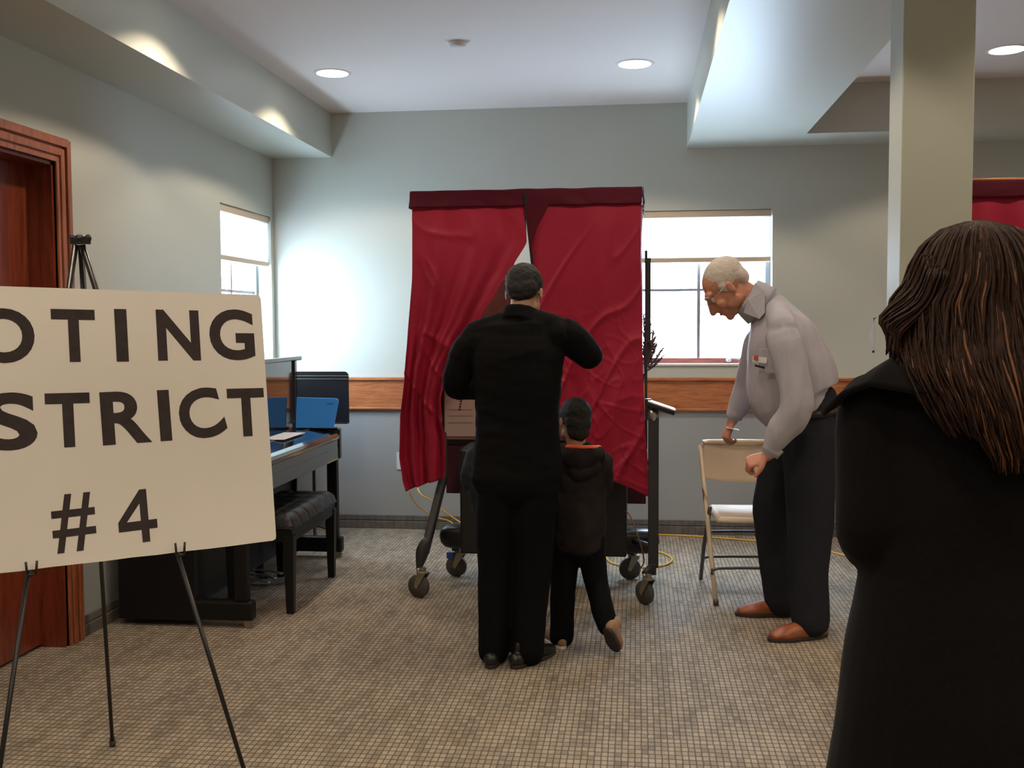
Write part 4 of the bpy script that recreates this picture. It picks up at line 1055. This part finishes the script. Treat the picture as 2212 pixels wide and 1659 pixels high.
    tr.limb([(.770, Y0 + .09, .92), (.705, Y0 + .10, .72), (.675, Y0 + .12, .52), (.690, Y0 + .14, .30), (.720, Y0 + .15, .08)], [(.105, .130), (.095, .115), (.088, .105), (.080, .090), (.078, .085)], side=(0, 1, 0), n=20)
    obj('trousers', None, M['slate'], t, me=blob(tr, .008, 3, wr=(.006, (9, 9, 6), False)))
    obj('belt', MB().limb([(.803, Y0, 1.045), (.806, Y0, 1.015)], [(.163, .157), (.168, .158)], side=(0, 1, 0), n=28, rnd=False, sub=1), M['shoeb'], t, smooth=True)
    shoe(t, (.875, Y0 - .155, 0), (.605, Y0 - .265, 0), .050, M['shoer'], .092)
    shoe(t, (.785, Y0 + .175, 0), (.495, Y0 + .150, 0), .048, M['shoer'], .088)
    return t
old_man()
tk = thing('paper_slip', 'small white paper slip held in the bending old man\'s far hand', 'paper', (.45, 5.2, .9))
obj('slip', MB().obox(at(1583, 926, 5.19), V3((.030, 0, -.006)), V3((0, .03, 0)), V3((.0003, 0, .0012))), M['whitecloth'], tk)

# ---------------------------------------------------------------- boy beside the suited man
def kid():
    Y0 = 4.58
    t = thing('person', 'child in a dark hooded coat with orange collar, walking beside the suited man', 'person', (-0.26, Y0, 0))
    B = basis((-.45, 1, -.25), (0, .2, 1)); s = .86; hc = V3((-.275, Y0 + .02, 1.015))
    sk = MB(); head(sk, hc, B, s)
    sk.limb([hc + V3((0, -.02, -.03)), hc + V3((.01, -.03, -.10)), (-.25, Y0, .84)], [(.045, .045), (.043, .043), (.045, .045)])
    sk.limb([(-.25, Y0, .86), (-.25, Y0, .52)], [(.10, .06), (.10, .07)])
    for x, e, w in ((-.365, V3((-.37, Y0 + .05, .71)), V3((-.34, Y0 + .20, .72))), (-.155, V3((-.145, Y0 + .05, .71)), V3((-.19, Y0 + .20, .72)))):
        sk.limb([(x, Y0, .85), e, w], [.03, .028, .02]); hand(sk, w, V3((0, 1, .1)), V3((0, -.1, 1)), 1 if x < -.3 else -1, .5, .72)
    sk.limb([(-.30, Y0, .52), (-.325, Y0, .28), (-.335, Y0, .07)], [.05, .035, .025]); sk.limb([(-.20, Y0, .52), (-.17, Y0 - .02, .29), (-.115, Y0 - .10, .13)], [.05, .035, .025])
    obj('body', None, M['skin2'], t, me=blob(sk, .005, 3)); face_parts(t, hc, B, s)
    P = lambda x, y, z: hc + B @ (V3((x, y, z)) * s)
    hr = MB().ell(P(0, -.018, .040), [.082 * s, .100 * s, .084 * s], B, 20, 14); hr.ell(P(0, -.055, -.012), [.072 * s, .052 * s, .066 * s], B); hr.ell(P(0, -.055, -.055), [.064 * s, .036 * s, .055 * s], B)
    obj('hair', None, M['hairb'], t, me=blob(hr, .006, 3, wr=(.004, (60, 60, 60), False)))
    ct = MB()
    ct.limb([(-.255, Y0, .495), (-.255, Y0, .56), (-.250, Y0, .68), (-.250, Y0, .80), (-.250, Y0, .865)], [(.118, .11), (.122, .11), (.118, .10), (.112, .09), (.085, .07)], n=24)
    ct.limb([(-.350, Y0, .845), (-.25, Y0, .875), (-.155, Y0, .845)], [.045, .05, .045], side=(0, 1, 0), n=14)
    ct.limb([(-.36, Y0, .84), (-.365, Y0 + .04, .72), (-.34, Y0 + .18, .72)], [.05, .045, .038], n=14); ct.limb([(-.15, Y0, .84), (-.150, Y0 + .04, .72), (-.18, Y0 + .18, .72)], [.048, .045, .038], n=14)
    obj('coat', None, M['hood'], t, me=blob(ct, .007, 3, wr=(.006, (12, 12, 14), False)))
    hd = MB().limb([(-.330, Y0 - .045, .885), (-.245, Y0 - .095, .862), (-.165, Y0 - .045, .885)], [(.030, .034), (.048, .05), (.030, .034)], side=(0, 0, 1), n=14)
    hd.limb([(-.300, Y0 - .06, .83), (-.245, Y0 - .095, .80), (-.18, Y0 - .06, .83)], [(.035, .03)] * 3, side=(0, 0, 1), n=14)
    obj('hood', None, M['hood'], t, me=blob(hd, .006, 3, wr=(.005, (16, 16, 16), False)))
    obj('collar_trim', MB().limb([(-.300, Y0 - .070, .912), (-.245, Y0 - .098, .914), (-.185, Y0 - .068, .910), (-.165, Y0 - .02, .905)], [(.010, .014)] * 4, side=(0, 0, 1), n=10), M['orange'], t, smooth=True, label='bright orange collar lining')
    tr = MB()
    tr.limb([(-.255, Y0, .56), (-.255, Y0, .46)], [(.11, .09), (.115, .095)], n=20)
    tr.limb([(-.31, Y0, .50), (-.325, Y0 + .0, .30), (-.332, Y0 - .01, .05)], [(.068, .075), (.058, .062), (.056, .06)], n=18)
    tr.limb([(-.205, Y0, .50), (-.180, Y0 - .0, .31), (-.150, Y0 - .05, .20), (-.125, Y0 - .095, .125)], [(.066, .072), (.056, .06), (.05, .056), (.046, .05)], n=18)
    obj('trousers', None, M['pants'], t, me=blob(tr, .007, 3, wr=(.005, (10, 10, 8), False)))
    shoe(t, (-.320, Y0 - .06, 0), (-.420, Y0 + .11, 0), .036, M['tan'], .06, 'sneaker', M['plastic'])
    shoe(t, (-.130, Y0 - .155, .125), (-.090, Y0 - .10, -.02 + .03), .036, M['tan'], .055, 'sneaker', M['sole'])
    return t
kid()

def kid2():
    Y0 = 4.90
    t = thing('person', 'small child in a slate jacket almost hidden in front of the suited man', 'person', (-0.66, Y0, 0))
    B = basis((.2, 1, 0), (0, 0, 1)); s = .84; hc = V3((-.65, Y0, 1.00))
    sk = MB(); head(sk, hc, B, s)
    sk.limb([hc + V3((0, -.01, -.03)), (-.65, Y0, .83)], [.042, .05]); sk.limb([(-.65, Y0, .84), (-.65, Y0, .5)], [(.09, .06), (.09, .06)])
    for x in (-.76, -.54):
        sk.limb([(x, Y0, .83), (x - .02 * (1 if x < -.65 else -1), Y0, .68), (x, Y0 + .12, .62)], [.03, .027, .02]); hand(sk, (x, Y0 + .12, .62), V3((0, 1, 0)), V3((0, 0, 1)), 1 if x < -.65 else -1, .5, .7)
    for x in (-.70, -.60): sk.limb([(x, Y0, .5), (x, Y0, .07)], [.045, .025])
    obj('body', None, M['skin2'], t, me=blob(sk, .006, 3)); face_parts(t, hc, B, s)
    P = lambda x, y, z: hc + B @ (V3((x, y, z)) * s)
    obj('hair', None, M['hairb'], t, me=blob(MB().ell(P(0, -.018, .040), [.082 * s, .100 * s, .082 * s], B, 20, 14).ell(P(0, -.055, -.012), [.072 * s, .052 * s, .062 * s], B), .006, 3))
    ct = MB().limb([(-.67, Y0, .60), (-.67, Y0, .68), (-.66, Y0, .78), (-.655, Y0, .85)], [(.135, .11), (.14, .11), (.125, .10), (.08, .07)], n=22)
    for x in (-.77, -.545): ct.limb([(x, Y0, .82), (x - .02 * (1 if x < -.65 else -1), Y0, .70), (x, Y0 + .10, .63)], [.05, .055, .038])
    obj('jacket', None, M['hood2'], t, me=blob(ct, .007, 3, wr=(.005, (12, 12, 12), False)))
    tr = MB().limb([(-.65, Y0, .64), (-.65, Y0, .5)], [(.10, .08), (.105, .085)], n=18)
    for x in (-.70, -.60): tr.limb([(x, Y0, .52), (x, Y0, .3), (x, Y0, .05)], [.062, .055, .052])
    obj('trousers', None, M['pants'], t, me=blob(tr, .008, 3))
    shoe(t, (-.57, Y0 - .0, 0), (-.535, Y0 + .17, 0), .034, M['plastic'], .055, 'sneaker'); shoe(t, (-.70, Y0 - .05, 0), (-.70, Y0 + .13, 0), .034, M['plastic'], .055, 'sneaker')
kid2()

# ---------------------------------------------------------------- woman in the dark coat
def woman():
    Y0 = 1.90; X = 0.600
    t = thing('person', 'person with long brown hair in a wide collared black coat, back to the camera', 'person', (X, Y0, 0))
    B = basis((-.25, 1, -.30), (0, .3, 1)); hc = V3((X - .005, Y0 + .03, 1.495))
    sk = MB(); head(sk, hc, B, .95)
    sk.limb([hc, hc + V3((0, -.03, -.10)), (X, Y0, 1.33)], [(.05, .05), (.05, .05), (.07, .06)])
    sk.limb([(X, Y0, 1.33), (X, Y0, .95)], [(.12, .07), (.12, .09)])
    shL, elL, wrL = V3((X - .175, Y0, 1.30)), V3((.425, Y0 - .01, 1.075)), V3((.49, Y0 + .20, 1.02))
    shR, elR, wrR = V3((X + .175, Y0, 1.30)), V3((X + .185, Y0 - .01, 1.075)), V3((X + .11, Y0 + .20, 1.02))
    for a, e, w in ((shL, elL, wrL), (shR, elR, wrR)): sk.limb([a, e, w], [.035, .032, .024])
    hand(sk, wrL, V3((.6, .6, -.1)), V3((0, .2, 1)), 1, .6, .92); hand(sk, wrR, V3((-.6, .6, -.1)), V3((0, .2, 1)), -1, .6, .92)
    for x in (X - .08, X + .08): sk.limb([(x, Y0, .9), (x, Y0, .45), (x, Y0, .08)], [.07, .05, .032])
    obj('body', None, M['skin'], t, me=blob(sk, .006, 3)); face_parts(t, hc, B, .95)
    ct = MB()
    ct.limb([(X, Y0, .30), (X, Y0, .60), (X, Y0, .80), (X - .0, Y0, .93), (X, Y0, 1.03), (X, Y0, 1.16), (X, Y0, 1.28), (X, Y0, 1.34)],
            [(.30, .24), (.255, .20), (.232, .18), (.210, .16), (.198, .14), (.190, .135), (.195, .125), (.16, .10)], n=32)
    ct.limb([shL, (X - .08, Y0, 1.355), (X, Y0, 1.37), (X + .08, Y0, 1.355), shR], [(.055, .06)] * 5, side=(0, 1, 0), n=16)
    for a, e, w in ((shL, elL, wrL), (shR, elR, wrR)): ct.limb([a + V3((0, 0, .0)), (a + e) / 2, e, (e + w) / 2, w], [.066, .068, .068, .060, .052], n=18)
    obj('coat', None, M['coat'], t, me=blob(ct, .008, 4, wr=(.006, (5, 5, 4), False)))
    # wide shawl collar lying over the shoulders, its points curling out
    NK = [(0, (0, -.055, 1.435)), (.5, (.045, -.035, 1.435)), (.75, (.075, .0, 1.43)), (1, (.06, .06, 1.40))]
    OE = [(0, (0, -.165, 1.325)), (.3, (.075, -.162, 1.327)), (.55, (.145, -.135, 1.335)), (.75, (.205, -.09, 1.345)), (.88, (.245, -.05, 1.325)), (1, (.272, -.02, 1.288))]
    def tab(T, a):
        for (p, x), (q, y) in zip(T, T[1:]):
            if a <= q: return V3(x).lerp(V3(y), (a - p) / (q - p))
        return V3(T[-1][1])
    def cf(u, v):
        a = (u - .5) * 2; sg_ = -1 if a < 0 else 1; a = abs(a)
        p = tab(NK, a).lerp(tab(OE, a), v)
        bul = sin(pi * v) * (.020 * (1 - a * .6))
        p += V3((bul * .4 * a, -bul * .6, bul))
        return V3((X + sg_ * p.x, Y0 + p.y, p.z + .003 * noise.noise(V3((u * 6, v * 3, 2)))))
    obj('collar', MB().sheet(cf, 80, 24), M['coat'], t, smooth=True, thick=.010)
    # hair: base mass and strands follow one profile: z, centre x, centre y, half width, half depth
    HP = [(1.628, .0, .02, .012, .012), (1.615, .0, .02, .055, .055), (1.59, .0, .02, .082, .086), (1.555, .0, .018, .100, .108), (1.52, .0, .01, .112, .112), (1.485, -.004, -.005, .134, .106), (1.45, -.002, -.025, .138, .100), (1.41, .0, -.055, .142, .088), (1.37, .008, -.095, .148, .075), (1.32, .020, -.130, .136, .062), (1.27, .030, -.150, .118, .048), (1.225, .040, -.160, .085, .030)]
    def hp(z):
        for p, q in zip(HP, HP[1:]):
            if z >= q[0]:
                f = (p[0] - z) / (p[0] - q[0]); return [p[i] + (q[i] - p[i]) * f for i in range(1, 5)]
        return list(HP[-1][1:])
    base = MB()
    sh_ = lambda r: .95 if r[0] > 1.36 else (.84 if r[0] > 1.3 else .62)
    base.limb([(X + r[1], Y0 + r[2], r[0] - .004 + (.02 if r[0] < 1.25 else 0)) for r in HP], [(r[3] * sh_(r), r[4] * sh_(r)) for r in HP], side=(1, 0, 0), n=32, sub=3)
    hb = obj('hair', None, M['hairbr'], t, me=blob(base, .007, 2, wr=(.008, (30, 30, 4), False)))
    st_ = MB(); sth = MB(); rnd = random.Random(3)
    for i in range(1500):
        ph = rnd.uniform(-.45, pi + .45)
        k_ = rnd.uniform(.94, 1.05) if i % 12 else rnd.uniform(1.03, 1.12)
        c_ = abs(cos(ph))
        zend = rnd.uniform(1.205, 1.30) if c_ < .6 else rnd.uniform(1.26, 1.40)
        wv, wp, fr_ = rnd.uniform(.002, .014), rnd.uniform(0, 6), rnd.uniform(4, 9)
        drift = rnd.uniform(-.30, .30)
        pts = []
        zz = 1.627 - rnd.uniform(0, .02)
        nst = 19
        for k in range(nst):
            f = k / (nst - 1); z = zz + (zend - zz) * (f ** 1.15)
            cx_, cy_, w_h, d_h = hp(z)
            p2 = ph + drift * f * f
            kk = k_ + .05 * max(0, f - .6) * sin(wp)
            pts.append(V3((X + cx_ + w_h * kk * cos(p2) + wv * f * sin(wp + f * fr_), Y0 + cy_ - d_h * kk * sin(p2) + wv * f * cos(wp + f * fr_), z)))
        r0 = rnd.uniform(.0012, .0026)
        st_.limb(pts, [(r0 * 1.4, r0 * .6)] * (nst - 5) + [(r0, r0 * .6)] * 2 + [r0 * .6, r0 * .5, r0 * .3], side=(1, 0, 0), n=4, sub=1, rnd=False)
        if i % 6 == 0: sth, st_ = st_, sth
        elif i % 6 == 1: sth, st_ = st_, sth
    for i in range(90):
        a_ = rnd.uniform(0, 1); b_ = rnd.uniform(-1, 1); q0 = V3((X - .10 - .03 * a_, Y0 - .06 + .03 * b_, 1.50 + .02 * b_))
        e_ = V3((X - .150 - .012 * a_, Y0 - .06 + .03 * b_, 1.385 + .03 * a_))
        m_ = (q0 + e_) / 2 + V3((-.018 - .02 * rnd.random(), 0, .0))
        st_.limb([q0 + V3((.02, 0, .05)), q0, m_, e_ + V3((-.006, 0, .018)), e_ + V3((.010 * rnd.uniform(-1, 1.4), 0, -.012))], [(.0015, .0015)] * 3 + [.001, .0005], side=(1, 0, 0), n=4, sub=3, rnd=False)
    o = obj('strands', st_, M['hairbr'], hb, smooth=True); o['kind'] = 'stuff'
    o = obj('highlight_strands', sth, M['hairhi'], hb, smooth=True, label='copper brown highlights'); o['kind'] = 'stuff'
    for x in (X - .09, X + .09): shoe(t, (x, Y0 - .09, 0), (x, Y0 + .15, 0), .038, M['shoeb'])
    tr = MB()
    for x in (X - .09, X + .09): tr.limb([(x, Y0, .5), (x, Y0, .06)], [.065, .055])
    obj('trousers', None, M['pants'], t, me=blob(tr, .009, 2))
woman()
